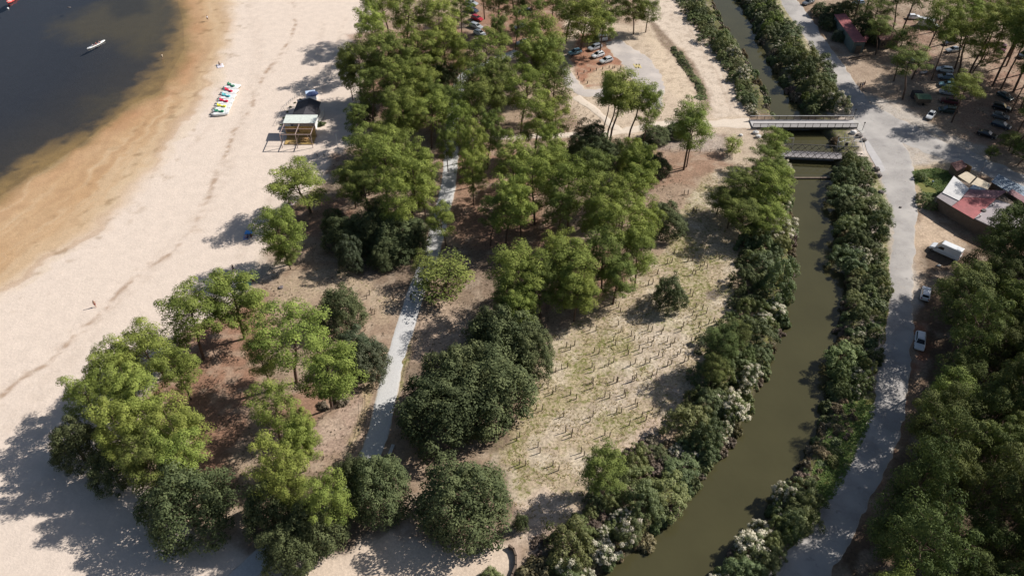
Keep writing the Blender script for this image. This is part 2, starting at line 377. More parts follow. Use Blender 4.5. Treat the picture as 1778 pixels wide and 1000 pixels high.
region([(1460,170),(1500,165),(1560,175),(1600,205),(1650,235),(1720,255),(1725,300),(1660,310),(1610,300),(1565,340),(1580,430),(1600,500),(1575,560),(1545,500),(1535,420),(1528,330),(1505,270),(1478,210)],
       (.43,.385,.335), 3, .8, .93, .03, .4)
region([(1590,330),(1625,390),(1690,430),(1640,500),(1598,495),(1585,420)], (.52,.40,.29), 2.5, .7, .8, .03, .4)
region([(1580,295),(1625,280),(1700,285),(1700,310),(1640,350),(1600,352),(1578,330)], (.40,.31,.20), 2, .6, .9, .2, .5)
region([(1584,298),(1625,292),(1660,300),(1650,330),(1610,345),(1590,320)], (.12,.15,.03), 1.6, .6, .95, .95, .9)
region([(1530,690),(1500,760),(1462,840),(1400,930),(1340,960),(1400,850),(1440,760),(1500,680)], (.13,.17,.04), 3, .8, .85, .95, 1)
region([(1400,760),(1460,740),(1450,800),(1400,850),(1380,830)], (.20,.16,.09), 3, 1, .8, .5, 1)
region([(1345,0),(1362,0),(1400,70),(1440,130),(1465,185),(1452,180),(1425,135),(1385,75)], (.22,.21,.10), 1.5, .3, .7, .8, 1)
region([(1508,290),(1538,330),(1542,430),(1548,500),(1536,600),(1526,560),(1535,480),(1528,400)], (.25,.24,.11), 1.3, .3, .75, .8, 1)
region([(1400,20),(1425,70),(1470,110),(1480,125),(1455,120),(1420,80)], (.36,.28,.20), 1.5, .4, .8, .3, .6)
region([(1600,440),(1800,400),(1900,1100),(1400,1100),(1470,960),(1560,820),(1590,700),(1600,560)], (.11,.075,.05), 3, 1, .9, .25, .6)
for P in ([(1545,700),(1570,690),(1560,760),(1545,800),(1520,840)], [(1583,560),(1610,560),(1605,640),(1585,650)]):
    region(P, (.33,.15,.09), 1.5, .6, .8, .05, .5)
sm = (rough_ > .3)*(Hh > -.4)
blend(sm*np.clip((n3-.52)*5, 0, 1)*.35, (.16, .11, .075)); blend(sm*np.clip((fbm(X, Y, 2.2, 211, 3)-.56)*6, 0, 1)*.35, (.46, .37, .28))
V = np.stack([X, Y, Hh + rough_*.10*(n3-.5) + (fbm(X, Y, 9, 15)-.5)*.12*(dC > 3)*(Hh > -.5)], 1)
nx, ny = GX.shape; idx = np.arange(nx*ny).reshape(nx, ny)
F = np.stack([idx[:-1, :-1], idx[1:, :-1], idx[1:, 1:], idx[:-1, 1:]], -1).reshape(-1, 4)
def ground_mat():
    m = bpy.data.materials.new('ground'); m.use_nodes = True; nt = m.node_tree; p = nt.nodes['Principled BSDF']
    c = N(nt, 'ShaderNodeAttribute', attribute_name='Col').outputs['Color']
    ms = N(nt, 'ShaderNodeAttribute', attribute_name='Msk'); sx = N(nt, 'ShaderNodeSeparateColor'); nt.links.new(ms.outputs['Color'], sx.inputs[0])
    gr, ro, we = sx.outputs[0], sx.outputs[1], sx.outputs[2]
    # fine value mottling
    f1 = noise(nt, 2.2, 6, .7); f2 = noise(nt, .45, 5, .6)
    mr = N(nt, 'ShaderNodeMapRange'); mr.inputs[1].default_value = .3; mr.inputs[2].default_value = .7
    mr.inputs[3].default_value = .5; mr.inputs[4].default_value = 1.5; nt.links.new(f1, mr.inputs[0])
    amt = N(nt, 'ShaderNodeMath', operation='MULTIPLY_ADD'); nt.links.new(ro, amt.inputs[0]); amt.inputs[1].default_value = 1.1; amt.inputs[2].default_value = .14
    v = mix_rgb(nt, amt.outputs[0], (1, 1, 1), mr.outputs[0]); c1 = mix_rgb(nt, 1.0, c, v, 'MULTIPLY')
    mr2 = N(nt, 'ShaderNodeMapRange'); mr2.inputs[1].default_value = .3; mr2.inputs[2].default_value = .7; mr2.inputs[3].default_value = .93; mr2.inputs[4].default_value = 1.06
    nt.links.new(f2, mr2.inputs[0]); c1 = mix_rgb(nt, 1.0, c1, mr2.outputs[0], 'MULTIPLY')
    # tufts of grass: green specks where the grass mask allows
    gn = noise(nt, 1.35, 6, .75)
    s = N(nt, 'ShaderNodeMath', operation='ADD'); nt.links.new(gn, s.inputs[0])
    k = N(nt, 'ShaderNodeMath', operation='MULTIPLY'); nt.links.new(gr, k.inputs[0]); k.inputs[1].default_value = .36; nt.links.new(k.outputs[0], s.inputs[1])
    fac = ramp(nt, s.outputs[0], .68, .77)
    gcol = mix_rgb(nt, noise(nt, .8, 3), (.115, .125, .03), (.20, .19, .07))
    c2 = mix_rgb(nt, fac, c1, gcol)
    # small dark litter specks
    dn = noise(nt, 4.3, 3, .6); d = ramp(nt, dn, .64, .70); dm = N(nt, 'ShaderNodeMath', operation='MULTIPLY'); nt.links.new(d, dm.inputs[0]); nt.links.new(ro, dm.inputs[1])
    dm2 = N(nt, 'ShaderNodeMath', operation='MULTIPLY'); nt.links.new(dm.outputs[0], dm2.inputs[0]); dm2.inputs[1].default_value = .7
    c3 = mix_rgb(nt, dm2.outputs[0], c2, (.09, .06, .04))
    nt.links.new(c3, p.inputs['Base Color'])
    rr = N(nt, 'ShaderNodeMapRange'); rr.inputs[3].default_value = .95; rr.inputs[4].default_value = .75; nt.links.new(we, rr.inputs[0]); nt.links.new(rr.outputs[0], p.inputs['Roughness'])
    p.inputs['Specular IOR Level'].default_value = .15
    b = N(nt, 'ShaderNodeBump'); b.inputs['Distance'].default_value = .15; b.inputs['Strength'].default_value = .6
    h1 = noise(nt, 1.6, 6, .68); nt.links.new(h1, b.inputs['Height']); nt.links.new(b.outputs[0], p.inputs['Normal'])
    return m
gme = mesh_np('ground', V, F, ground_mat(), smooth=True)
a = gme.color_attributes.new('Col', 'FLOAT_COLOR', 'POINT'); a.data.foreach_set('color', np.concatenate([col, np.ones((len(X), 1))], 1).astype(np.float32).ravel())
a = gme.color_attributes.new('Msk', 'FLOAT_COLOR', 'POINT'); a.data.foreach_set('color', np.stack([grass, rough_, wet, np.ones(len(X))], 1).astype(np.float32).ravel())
tag(link('ground', gme), kind='structure')

# ---------------------------------------------------------------- water
def water_mat(name, colr, trans, bs=.6, bst=.06):
    m = bpy.data.materials.new(name); m.use_nodes = True; nt = m.node_tree; p = nt.nodes['Principled BSDF']; out = nt.nodes['Material Output']
    n1_ = noise(nt, .12, 3, .5); base = mix_rgb(nt, n1_, tuple(c*.8 for c in colr), tuple(c*1.2 for c in colr))
    nt.links.new(base, p.inputs['Base Color']); p.inputs['Roughness'].default_value = .045; p.inputs['IOR'].default_value = 1.33
    b = N(nt, 'ShaderNodeBump'); b.inputs['Strength'].default_value = bst; b.inputs['Distance'].default_value = .2
    nt.links.new(noise(nt, bs, 4, .6), b.inputs['Height']); nt.links.new(b.outputs[0], p.inputs['Normal'])
    if trans:
        t = N(nt, 'ShaderNodeBsdfTransparent'); t.inputs[0].default_value = (*trans, 1)
        gls = N(nt, 'ShaderNodeBsdfGlossy'); gls.inputs['Roughness'].default_value = .12; nt.links.new(b.outputs[0], gls.inputs['Normal'])
        ge = N(nt, 'ShaderNodeNewGeometry'); dt = N(nt, 'ShaderNodeVectorMath', operation='DOT_PRODUCT'); nt.links.new(ge.outputs['Incoming'], dt.inputs[0]); nt.links.new(b.outputs[0], dt.inputs[1])
        ab = N(nt, 'ShaderNodeMath', operation='ABSOLUTE'); nt.links.new(dt.outputs['Value'], ab.inputs[0])
        om = N(nt, 'ShaderNodeMath', operation='SUBTRACT'); om.inputs[0].default_value = 1.0; nt.links.new(ab.outputs[0], om.inputs[1])
        pw = N(nt, 'ShaderNodeMath', operation='POWER'); nt.links.new(om.outputs[0], pw.inputs[0]); pw.inputs[1].default_value = 5.0
        fr = N(nt, 'ShaderNodeMath', operation='MULTIPLY_ADD'); nt.links.new(pw.outputs[0], fr.inputs[0]); fr.inputs[1].default_value = .98; fr.inputs[2].default_value = .02   # same from both sides of the surface
        mx = N(nt, 'ShaderNodeMixShader'); nt.links.new(fr.outputs[0], mx.inputs[0]); nt.links.new(t.outputs[0], mx.inputs[1]); nt.links.new(gls.outputs[0], mx.inputs[2])
        nt.links.new(mx.outputs[0], out.inputs[0])
    return m
def flat(name, pts, z, m):
    if sum(pts[i][0]*pts[(i+1) % len(pts)][1]-pts[(i+1) % len(pts)][0]*pts[i][1] for i in range(len(pts))) < 0: pts = pts[::-1]   # normal up
    me = bpy.data.meshes.new(name); me.from_pydata([(a, b, z) for a, b in pts], [], [tuple(range(len(pts)))]); me.materials.append(m); me.validate()
    o = bpy.data.objects.new(name, me); C.objects.link(o); return o
lw = [(a, b) for a, b in curveC]
o = flat('lake_water', lw + [(-1500, lw[-1][1]), (-1500, 1500), (lw[0][0], 1500)], LZ, water_mat('lake_water', (.03, .03, .03), (.97, .95, .90), 1.2, .05)); tag(o, kind='structure')
def strip(name, L, R, z, m):
    n = 60
    def res(P):
        P = np.array(P); d = np.r_[0, np.cumsum(np.hypot(*np.diff(P, axis=0).T))]; t = np.linspace(0, d[-1], n)
        return np.stack([np.interp(t, d, P[:, 0]), np.interp(t, d, P[:, 1])], 1)
    Lr, Rr = res(L), res(R); c = (Lr+Rr)/2
    Lr = c+(Lr-c)*1.25; Rr = c+(Rr-c)*1.25
    V = [(a, b, z) for a, b in Lr]+[(a, b, z) for a, b in Rr]; Fs = [(i, n+i, n+i+1, i+1) for i in range(n-1)]
    me = bpy.data.meshes.new(name); me.from_pydata(V, [], Fs); me.materials.append(m)
    return tag(link(name, me), kind='structure')
strip('canal_water', canal_L, canal_R, WZ, water_mat('canal_water', (.060, .055, .026), None, .9, .08))

# ---------------------------------------------------------------- roads and paths (sheets 2 cm and more above the soil, worn edges)
def ribbon_mat(name, c1, c2, edge, dirt=.5, crack=False):
    m = bpy.data.materials.new(name); m.use_nodes = True; nt = m.node_tree; p = nt.nodes['Principled BSDF']; out = nt.nodes['Material Output']
    e = N(nt, 'ShaderNodeAttribute', attribute_name='edge').outputs['Fac']
    base = mix_rgb(nt, ramp(nt, noise(nt, .22, 5, .6), .35, .65), c1, c2)
    v = N(nt, 'ShaderNodeMapRange'); v.inputs[1].default_value = .3; v.inputs[2].default_value = .7; v.inputs[3].default_value = .86; v.inputs[4].default_value = 1.12
    nt.links.new(noise(nt, 3.2, 6, .75), v.inputs[0]); base = mix_rgb(nt, 1.0, base, v.outputs[0], 'MULTIPLY')
    if crack:
        vo = N(nt, 'ShaderNodeTexVoronoi', feature='DISTANCE_TO_EDGE'); vo.inputs['Scale'].default_value = .33; wv = N(nt, 'ShaderNodeVectorMath', operation='ADD'); nz = N(nt, 'ShaderNodeTexNoise'); nz.inputs['Scale'].default_value = .9
        ps = N(nt, 'ShaderNodeNewGeometry').outputs['Position']; nt.links.new(ps, nz.inputs['Vector']); nt.links.new(ps, wv.inputs[0]); nt.links.new(nz.outputs['Color'], wv.inputs[1]); nt.links.new(wv.outputs[0], vo.inputs['Vector'])
        base = mix_rgb(nt, ramp(nt, noise(nt, .16, 3, .5), .45, .62), base, tuple(c_*1.12 for c_ in c2))
        base = mix_rgb(nt, ramp(nt, noise(nt, .5, 4, .7), .60, .72), base, tuple(c_*.85 for c_ in c1)); base = mix_rgb(nt, ramp(nt, noise(nt, .7, 6, .75), .60, .75), base, edge)
    s = N(nt, 'ShaderNodeMath', operation='ADD'); nt.links.new(e, s.inputs[0])
    n = N(nt, 'ShaderNodeMath', operation='MULTIPLY'); nt.links.new(noise(nt, .9, 6, .7), n.inputs[0]); n.inputs[1].default_value = dirt; nt.links.new(n.outputs[0], s.inputs[1])
    c = mix_rgb(nt, ramp(nt, s.outputs[0], .72+dirt*.4, 1.0+dirt*.45), base, edge)
    nt.links.new(c, p.inputs['Base Color']); p.inputs['Roughness'].default_value = .9; p.inputs['Specular IOR Level'].default_value = .2
    b = N(nt, 'ShaderNodeBump'); b.inputs['Distance'].default_value = .03; b.inputs['Strength'].default_value = .5; nt.links.new(noise(nt, 9, 5, .7), b.inputs['Height']); nt.links.new(b.outputs[0], p.inputs['Normal'])
    return m
def ribbon(name, pts, widths, m, z=.02, jit=.25, seed=1, world=False):
    P = np.array(pts if world else gl(pts)); d = np.r_[0, np.cumsum(np.hypot(*np.diff(P, axis=0).T))]
    n = max(8, int(d[-1]/.8)); t = np.linspace(0, d[-1], n)
    # smooth by averaging
    cx = np.interp(t, d, P[:, 0]); cy = np.interp(t, d, P[:, 1]); k = 9
    pad = lambda a: np.r_[2*a[0]-a[1:k//2+1][::-1], a, 2*a[-1]-a[-k//2:-1][::-1]]
    cx = np.convolve(pad(cx), np.ones(k)/k, 'valid')[:n]; cy = np.convolve(pad(cy), np.ones(k)/k, 'valid')[:n]
    wd = np.interp(t, d, widths if hasattr(widths, '__len__') else [widths]*len(P))/2
    tx = np.gradient(cx); ty = np.gradient(cy); L = np.hypot(tx, ty); nxv, nyv = -ty/L, tx/L
    us = [-1, -.86, -.6, -.2, .2, .6, .86, 1]; V = []; E = []
    jl = (vnoise(t/1.3, t*0, seed)-.5)*2*jit+(vnoise(t/5, t*0, seed+3)-.5)*2*jit; jr = (vnoise(t/1.3, t*0, seed+1)-.5)*2*jit+(vnoise(t/5, t*0, seed+4)-.5)*2*jit
    for i in range(n):
        for u in us:
            o = u*wd[i]+(jl[i] if u < -.5 else 0)+(jr[i] if u > .5 else 0)
            V.append((cx[i]+nxv[i]*o, cy[i]+nyv[i]*o, z+.05*(1-abs(u)**2)-(.05 if abs(u) == 1 else 0))); E.append(1-min(1, (1-abs(u))*wd[i]/1.1))
    k = len(us); F = [(i*k+j, i*k+j+1, (i+1)*k+j+1, (i+1)*k+j) for i in range(n-1) for j in range(k-1)]
    V = np.array(V); V[:, 2] += height(V[:, 0], V[:, 1])*0
    me = mesh_np(name, V, F, m, smooth=True); a = me.attributes.new('edge', 'FLOAT', 'POINT'); a.data.foreach_set('value', np.array(E, np.float32))
    return tag(link(name, me), kind='structure')
m_path = ribbon_mat('path_concrete', (.50, .49, .475), (.54, .53, .51), (.40, .31, .22), .45)
m_asph = ribbon_mat('old_asphalt', (.30, .28, .265), (.38, .355, .33), (.46, .39, .31), .7, True)
m_lot = ribbon_mat('car_park_surface', (.40, .36, .335), (.46, .41, .37), (.50, .41, .31), 1.4, True)
m_sandp = ribbon_mat('sand_path', (.58, .49, .40), (.63, .54, .44), (.50, .41, .32), .6)
ribbon('cycle_path', [(300,1090),(380,1040),(445,975),(490,945),(545,905),(600,855),(640,800),(655,765),(665,720),(673,680),(687,620),(705,565),(718,520),(738,470),(755,420),(766,370),(778,330),(782,290),(784,250),(787,210),(793,160),(805,130),(850,110),(900,90)], 3.75, m_path, .03, .10, 2)
ribbon('footpath', [(1306,214),(1270,214),(1235,216),(1200,214),(1170,213),(1130,219),(1075,230),(1030,235),(980,234),(930,238),(880,238),(800,241),(770,245)], [4.6,4.2,3.6,3.2,3,3,3,2.8,2.6,2.6,2.6,2.4,2.2], m_sandp, .035, .35, 5)
ribbon('footpath_branch', [(1078,229),(1055,212),(1040,196),(1018,180),(1000,168)], [2.6,2.6,2.4,2.6,3], m_sandp, .045, .3, 7)
ribbon('car_park_lane', [(1062,72),(1085,92),(1108,110),(1125,135),(1132,160),(1138,190)], [5,8,9.5,10,7.5,3], m_lot, .03, .5, 9)
ribbon('car_park_loop', [(1120,150),(1090,158),(1060,160),(1030,164),(1006,160),(990,142),(982,120)], [5,5,4.5,4,4,4,3.5], m_lot, .04, .4, 11)
ribbon('road', [(1300,-150),(1345,-50),(1368,0),(1400,45),(1430,90),(1460,135),(1490,180),(1520,225),(1545,265),(1558,300),(1566,350),(1569,400),(1568,450),(1566,500),(1562,560),(1555,620),(1549,680),(1535,740),(1512,800),(1482,860),(1450,910),(1415,960),(1380,1005),(1320,1080)],
       [6.2]*6+[6.8,8.5,9.5,8,6.5,5.0,4.8,4.8,5.0,5.2,5.4,5.4,5.5,5.6,5.8,6,6,6], m_asph, .03, .3, 13)
ribbon('road_branch', [(1500,185),(1540,215),(1590,240),(1640,262),(1700,285),(1760,310),(1840,345)], [7,10,9,8,7,6,6], m_asph, .036, .6, 17)
# ---------------------------------------------------------------- plants
m_bark = mat('pine_bark', (.115, .075, .055), .9, var=.3, vscale=3, col2=(.19, .15, .12), bump=.6)
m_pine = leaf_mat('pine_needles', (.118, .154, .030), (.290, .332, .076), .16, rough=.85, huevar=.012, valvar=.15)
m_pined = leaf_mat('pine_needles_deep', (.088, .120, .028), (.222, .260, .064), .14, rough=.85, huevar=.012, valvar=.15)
m_pinew = leaf_mat('pine_needles_wood', (.054, .075, .021), (.148, .175, .052), .12, rough=.85, huevar=.02, valvar=.3)  # darker needle copy for the wood and a few bank pines
m_oak = leaf_mat('oak_leaves', (.050, .066, .026), (.135, .155, .064), .12, rough=.8, huevar=.01, valvar=.15)
m_oakg = leaf_mat('oak_leaves_grey', (.052, .066, .032), (.125, .140, .075), .15)
m_bush = leaf_mat('bank_leaves', (.090, .112, .036), (.220, .245, .098), .22, huevar=.025, valvar=.22)
m_bushg = leaf_mat('bank_leaves_grey', (.075, .098, .038), (.165, .195, .085), .2, huevar=.02, valvar=.2)
m_brown = leaf_mat('dry_reeds', (.10, .075, .04), (.22, .18, .10), .2)
m_dry = leaf_mat('heather_twigs', (.10, .075, .055), (.21, .165, .12), .1)
m_blos = leaf_mat('pale_blossom', (.42, .38, .28), (.74, .69, .56), .2, huevar=.01, valvar=.1)

def leaves(rng, cen, rad, flat_, n, size, asp, spiky, up=.35, tv=.22):
    """n leaf quads in a shell around each clump centre"""
    m = len(cen); c = np.repeat(cen, n, 0); r = np.repeat(rad, n)
    d = rng.normal(size=(m*n, 3)); d /= np.linalg.norm(d, axis=1)[:, None]
    d[:, 2] = np.where(d[:, 2] < -.35, -d[:, 2], d[:, 2])
    rr = r*(.55+.5*rng.random(m*n)**.7)
    P = c+d*rr[:, None]*np.array([1, 1, flat_])
    nrm = d+rng.normal(size=d.shape)*.24; nrm[:, 2] += up; nrm /= np.linalg.norm(nrm, axis=1)[:, None]
    if spiky: t = d+rng.normal(size=d.shape)*.7
    else: t = rng.normal(size=d.shape)
    t -= nrm*np.sum(t*nrm, 1)[:, None]; t /= np.linalg.norm(t, axis=1)[:, None]; b = np.cross(nrm, t)
    s = size*(.65+.7*rng.random(m*n))[:, None]
    V = np.stack([P-t*s*.5, P+b*s*asp*.5-t*s*.05, P+t*s*.6, P-b*s*asp*.5-t*s*.05], 1).reshape(-1, 3)
    F = np.arange(len(V)).reshape(-1, 4)
    tint = np.clip(np.repeat(rng.normal(.5, tv, m), n)+rng.normal(0, .2, m*n), 0, 1)
    return V, F, tint
def limb_mesh(mb, a, b, r0, r1, bend, rng, n=5, seg=3):
    a = np.array(a); b = np.array(b); P = [a]; R = [r0]
    for i in range(1, seg+1):
        t = i/seg; p = a*(1-t)+b*t; p = p+np.array([0, 0, bend*math.sin(math.pi*t)])+rng.normal(size=3)*.08*(i < seg); P.append(p); R.append(r0*(1-t)+r1*t)
    mb.path([tuple(p) for p in P], R, n)
def make_pine(seed, H=15.0, R=5.2, base=.34, sparse=1.3, lean=.7, clump=1.12, top=1.1, leaf=.33, nper=175):
    rng = np.random.default_rng(seed); mb = MB()
    lx, ly = rng.normal(size=2)*lean
    K = [(0, 0, -.3), (lx*.2, ly*.2, H*.25), (lx*.8, ly*.8, H*.5), (lx, ly, H*.75), (lx*.9, ly*.9, H*.95)]
    mb.path(K, [.27, .23, .19, .12, .03], 7)
    def trunk(z):
        for i in range(4):
            if K[i][2] <= z <= K[i+1][2]:
                t = (z-K[i][2])/(K[i+1][2]-K[i][2]); return np.array(K[i])*(1-t)+np.array(K[i+1])*t
        return np.array(K[-1])
    cen = []; rad = []
    nl = int(19*sparse)
    for i in range(nl):
        t = base+(1-base)*(i+.6)/nl*.97; z = H*t
        u = (t-base)/(1-base); L = R*(math.sqrt(max(.02, 1-((u-.38)/.66)**2)))*(.72+.42*rng.random())
        az = i*2.4+rng.normal()*.4; o = trunk(z); rise = H*(.05+.10*u)+rng.normal()*.35
        e = o+np.array([math.cos(az)*L, math.sin(az)*L, rise]); limb_mesh(mb, o, e, .10*(1-u*.5), .025, .3, rng, 4)
        nc = max(2, int(round(L*.62*sparse)))
        for k in range(nc):
            f = .42+.6*(k+.5)/nc; side = rng.normal()*.22*L
            p = o+(e-o)*f+np.array([-math.sin(az)*side, math.cos(az)*side, .25+rng.normal()*.35])
            cen.append(p); rad.append((.85+.75*rng.random())*clump)
    for k in range(int(5*sparse)):
        a = rng.random()*6.28; q = rng.random()**.5*R*.4*top; o = trunk(H*.93)
        cen.append(o+np.array([math.cos(a)*q, math.sin(a)*q, H*.04+rng.normal()*.3-q*.25])); rad.append((.75+.4*rng.random())*clump)
    V, F, T = leaves(rng, np.array(cen), np.array(rad), .68, nper, leaf, .42, True, .3, .2)
    return mb, V, F, T
def make_oak(seed, H=8.5, R=5.2, leaf=.25, nper=105, n=150, low=.12, lump=.16):
    rng = np.random.default_rng(seed); mb = MB()
    mb.path([(0, 0, -.3), (.1, .05, H*.25), (0, .1, H*.6)], [.38, .3, .15], 7)
    for i in range(7):
        a = i*.9+rng.random()*.4; limb_mesh(mb, (0, 0, H*(.2+.03*i)), (math.cos(a)*R*.62, math.sin(a)*R*.62, H*(.45+.05*(i % 4))), .16, .04, .3, rng, 5)
    cen = []; rad = []
    ph = rng.random(6)*6.28
    for k in range(n):
        # fibonacci dome with lumps
        f = (k+.5)/n; cz = 1-f*1.12; a = k*2.39996+rng.normal()*.1; s = math.sqrt(max(0, 1-cz*cz))
        q = 1+lump*math.sin(3*a+ph[0]+4*cz)+lump*.8*math.sin(5*a+ph[1]-3*cz)+rng.normal()*.06
        z = H*low+(H*(1-low)-.8)*(max(cz, -.1)*.92+.08)*q if cz > 0 else H*low+H*.06*rng.random()
        cen.append((s*math.cos(a)*(R-.6)*q, s*math.sin(a)*(R-.6)*q, min(z, H*1.05))); rad.append(.72+.5*rng.random())
    for k in range(n//5):
        a = rng.random()*6.28; q = rng.random()**.5*R*.65; cen.append((math.cos(a)*q, math.sin(a)*q, H*(.3+.35*rng.random()))); rad.append(1.0)
    V, F, T = leaves(rng, np.array(cen), np.array(rad), .85, nper, leaf, .75, False)
    return mb, V, F, T
def make_bush(seed, H=2.6, R=2.4, leaf=.21, nper=105, n=46, blossom=0, spiky=False, side=0):
    rng = np.random.default_rng(seed); cen = []; rad = []; bc = []
    ph = rng.random(4)*6.28
    for k in range(n):
        f = (k+.5)/n; cz = 1-f*1.05; a = k*2.39996+rng.normal()*.2; s = math.sqrt(max(0, 1-cz*cz))
        q = 1+.2*math.sin(2*a+ph[0]+2*cz)+.14*math.sin(5*a+ph[1])+rng.normal()*.08
        p = (s*math.cos(a)*(R-.4)*q, s*math.sin(a)*(R-.4)*q, .15+(H-.5)*max(cz, 0)*q); cen.append(p); rad.append(.42+.32*rng.random())
        if blossom and (rng.random() < blossom) and cz > .05 and (not side or math.cos(a-side) > -.1): bc += [(p[0]*1.07+rng.normal()*.25, p[1]*1.07+rng.normal()*.25, p[2]+.26+rng.normal()*.08) for _ in range(2)]
    V, F, T = leaves(rng, np.array(cen), np.array(rad), .9, nper, leaf, .6, spiky)
    B = None
    if bc: B = leaves(rng, np.array(bc), np.array([.34+.22*rng.random() for _ in bc]), .8, 60, .19, .7, False)
    return V, F, T, B

pine_v = []; wood_v = []
for i, kw in enumerate([dict(), dict(base=.40, R=5), dict(base=.30, sparse=1.45), dict(base=.36, R=5.4, lean=1.0), dict(base=.33, clump=1.25), dict(base=.42, sparse=1.2, top=1.4), dict(base=.30, R=4.8, clump=1.0, sparse=1.5), dict(base=.45, R=5.6, sparse=1.05, clump=1.2), dict(base=.36, sparse=1.0, clump=1.05)]):
    mb, V_, F_, T_ = make_pine(100+i, **kw)
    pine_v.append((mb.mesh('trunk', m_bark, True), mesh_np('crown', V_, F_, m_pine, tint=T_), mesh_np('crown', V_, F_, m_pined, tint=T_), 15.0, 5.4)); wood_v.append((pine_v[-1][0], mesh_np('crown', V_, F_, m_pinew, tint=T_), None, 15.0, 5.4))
tall_v = []
for i in range(3):
    mb, V_, F_, T_ = make_pine(200+i, H=20, R=4.8, base=.58, sparse=1.15, lean=.9, clump=1.2)
    tall_v.append((mb.mesh('trunk', m_bark, True), mesh_np('crown', V_, F_, m_pine, tint=T_), mesh_np('crown', V_, F_, m_pined, tint=T_), 20.0, 4.8))
oak_v = []
for i in range(5):
    mb, V_, F_, T_ = make_oak(300+i, n=150, lump=.10+.02*i)
    oak_v.append((mb.mesh('trunk', m_bark, True), mesh_np('crown', V_, F_, m_oak, tint=T_), mesh_np('crown', V_, F_, m_oakg, tint=T_), 8.5, 5.2))
young_v = []
for i in range(3):
    mb, V_, F_, T_ = make_pine(400+i, H=7.5, R=2.9, base=.14, sparse=1.15, lean=.3, clump=.85, nper=60)
    young_v.append((mb.mesh('trunk', m_bark, True), mesh_np('crown', V_, F_, m_pine, tint=T_), mesh_np('crown', V_, F_, m_pined, tint=T_), 7.5, 3.0))
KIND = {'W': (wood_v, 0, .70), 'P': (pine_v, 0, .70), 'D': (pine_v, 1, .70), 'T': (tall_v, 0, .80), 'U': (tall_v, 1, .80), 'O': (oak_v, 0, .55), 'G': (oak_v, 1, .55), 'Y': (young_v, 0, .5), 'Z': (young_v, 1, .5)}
TREES = []
LONG = []
def tree(cx, cy, rp, H, k, label, group, base=None, name=None, cat=None):
    vs_, mi_, zc = KIND[k]
    if base: bx_, by_ = g(*base)
    else: bx_, by_ = g(cx, cy, H*zc)
    rm = rp/ppm(bx_, by_, H*zc); v = random.choice(vs_)
    sr = rm/v[4]; szz = H/v[3]
    nm = name or ('oak_tree' if k in 'OG' else 'pine_tree')
    z = float(height(np.array([bx_]), np.array([by_]))[0])
    e = thing(nm, label, cat or ('oak tree' if k in 'OG' else 'pine tree'), (bx_, by_, max(z, -1.2)), random.random()*6.28, group, (sr*random.uniform(.86, 1.14), sr*random.uniform(.86, 1.14), szz*random.uniform(.95, 1.05)))
    link('trunk', v[0], e); link('crown', v[1+mi_], e); TREES.append((bx_, by_, rm)); return e
def cluster(rows, phrase, group, order='from the lake', k_=1.0):
    """rows (cx,cy,rp,H,kind); the label counts along the group so each tree is told apart"""
    key = (lambda r: g(r[0], r[1])[0]) if order.startswith('from the lake') else (lambda r: r[1])
    rows = sorted(rows, key=key)
    cnt = {}
    for r in rows:
        w_ = {'P': 'bright green pine', 'D': 'deep green pine', 'T': 'tall bright pine', 'U': 'tall dark pine', 'W': 'dark green pine', 'O': 'dark rounded oak', 'G': 'grey green oak', 'Y': 'young green pine', 'Z': 'young dark pine'}[r[4]]
        cnt[w_] = cnt.get(w_, 0)+1
        r = list(r)+[None]*(6-len(r))
        tree(r[0], r[1], r[2]*k_, r[3], r[4], '%s %s %s, %s' % (nth(cnt[w_]), w_, phrase, order), group, base=r[5])
# west: beach-edge clump
cluster([(330,560,50,13,'P',None),(405,525,50,13,'P',None),(262,598,46,12,'P'),(310,640,40,11,'P'),(200,640,46,12,'P'),(150,700,44,11,'P'),(228,690,50,13,'P'),(292,745,52,13,'P'),(205,755,50,13,'P'),
         (320,795,42,12,'P'),(255,800,44,12,'D'),(128,765,42,9,'O'),(190,810,36,8,'O'),(320,872,70,10.5,'O')], 'in the clump on the beach corner', 'trees of the clump on the beach corner', k_=1.08)
cluster([(495,590,62,15,'P'),(560,640,55,14,'P'),(455,620,30,12,'P'),(470,715,42,12,'P'),(515,765,36,11,'P'),(550,800,58,15,'P',(520,905)),(498,830,40,12,'P'),(565,865,50,12,'P'),(520,750,34,11,'P'),
         (468,880,52,9,'O'),(545,905,50,9,'O'),(500,945,46,8,'O'),(655,842,56,9.5,'O'),(615,825,34,8,'O'),(590,535,43,7.5,'O'),(618,600,40,6.5,'G'),(635,622,40,6,'G')], 'left of the sunlit grey path', 'trees left of the sunlit path')
cluster([(806,862,84,11,'O'),(770,700,72,12,'O'),(850,665,72,11.5,'O'),(800,650,60,11,'O'),(878,590,54,10,'O'),(920,605,46,9,'O'),(850,570,36,9,'O'),(905,905,12,3,'O')], 'between grey path and stake field', 'broad oaks beside the stake field')
tree(768, 490, 48, 6.5, 'Z', 'low spreading dark green tree overhanging the grey path at its midpoint', None, name='pine_tree')
tree(735, 470, 22, 6, 'Z', 'small bushy green sapling on the left edge of the grey path', None)
cluster([(504,405,42,12,'P',(507,458)),(518,312,48,11.5,'P',(540,370)),(498,440,24,6,'D')], 'standing alone at the beach edge', 'lone pines at the edge of the beach')
cluster([(600,405,34,7,'O'),(640,400,38,7.5,'O'),(690,405,46,7.5,'O'),(607,440,26,7,'G'),(720,415,26,6,'O'),(655,375,30,7,'O'),(580,385,22,6,'O'),(665,440,30,5,'O')], 'below the pines between the beach and the path', 'dark oaks between the beach and the path')
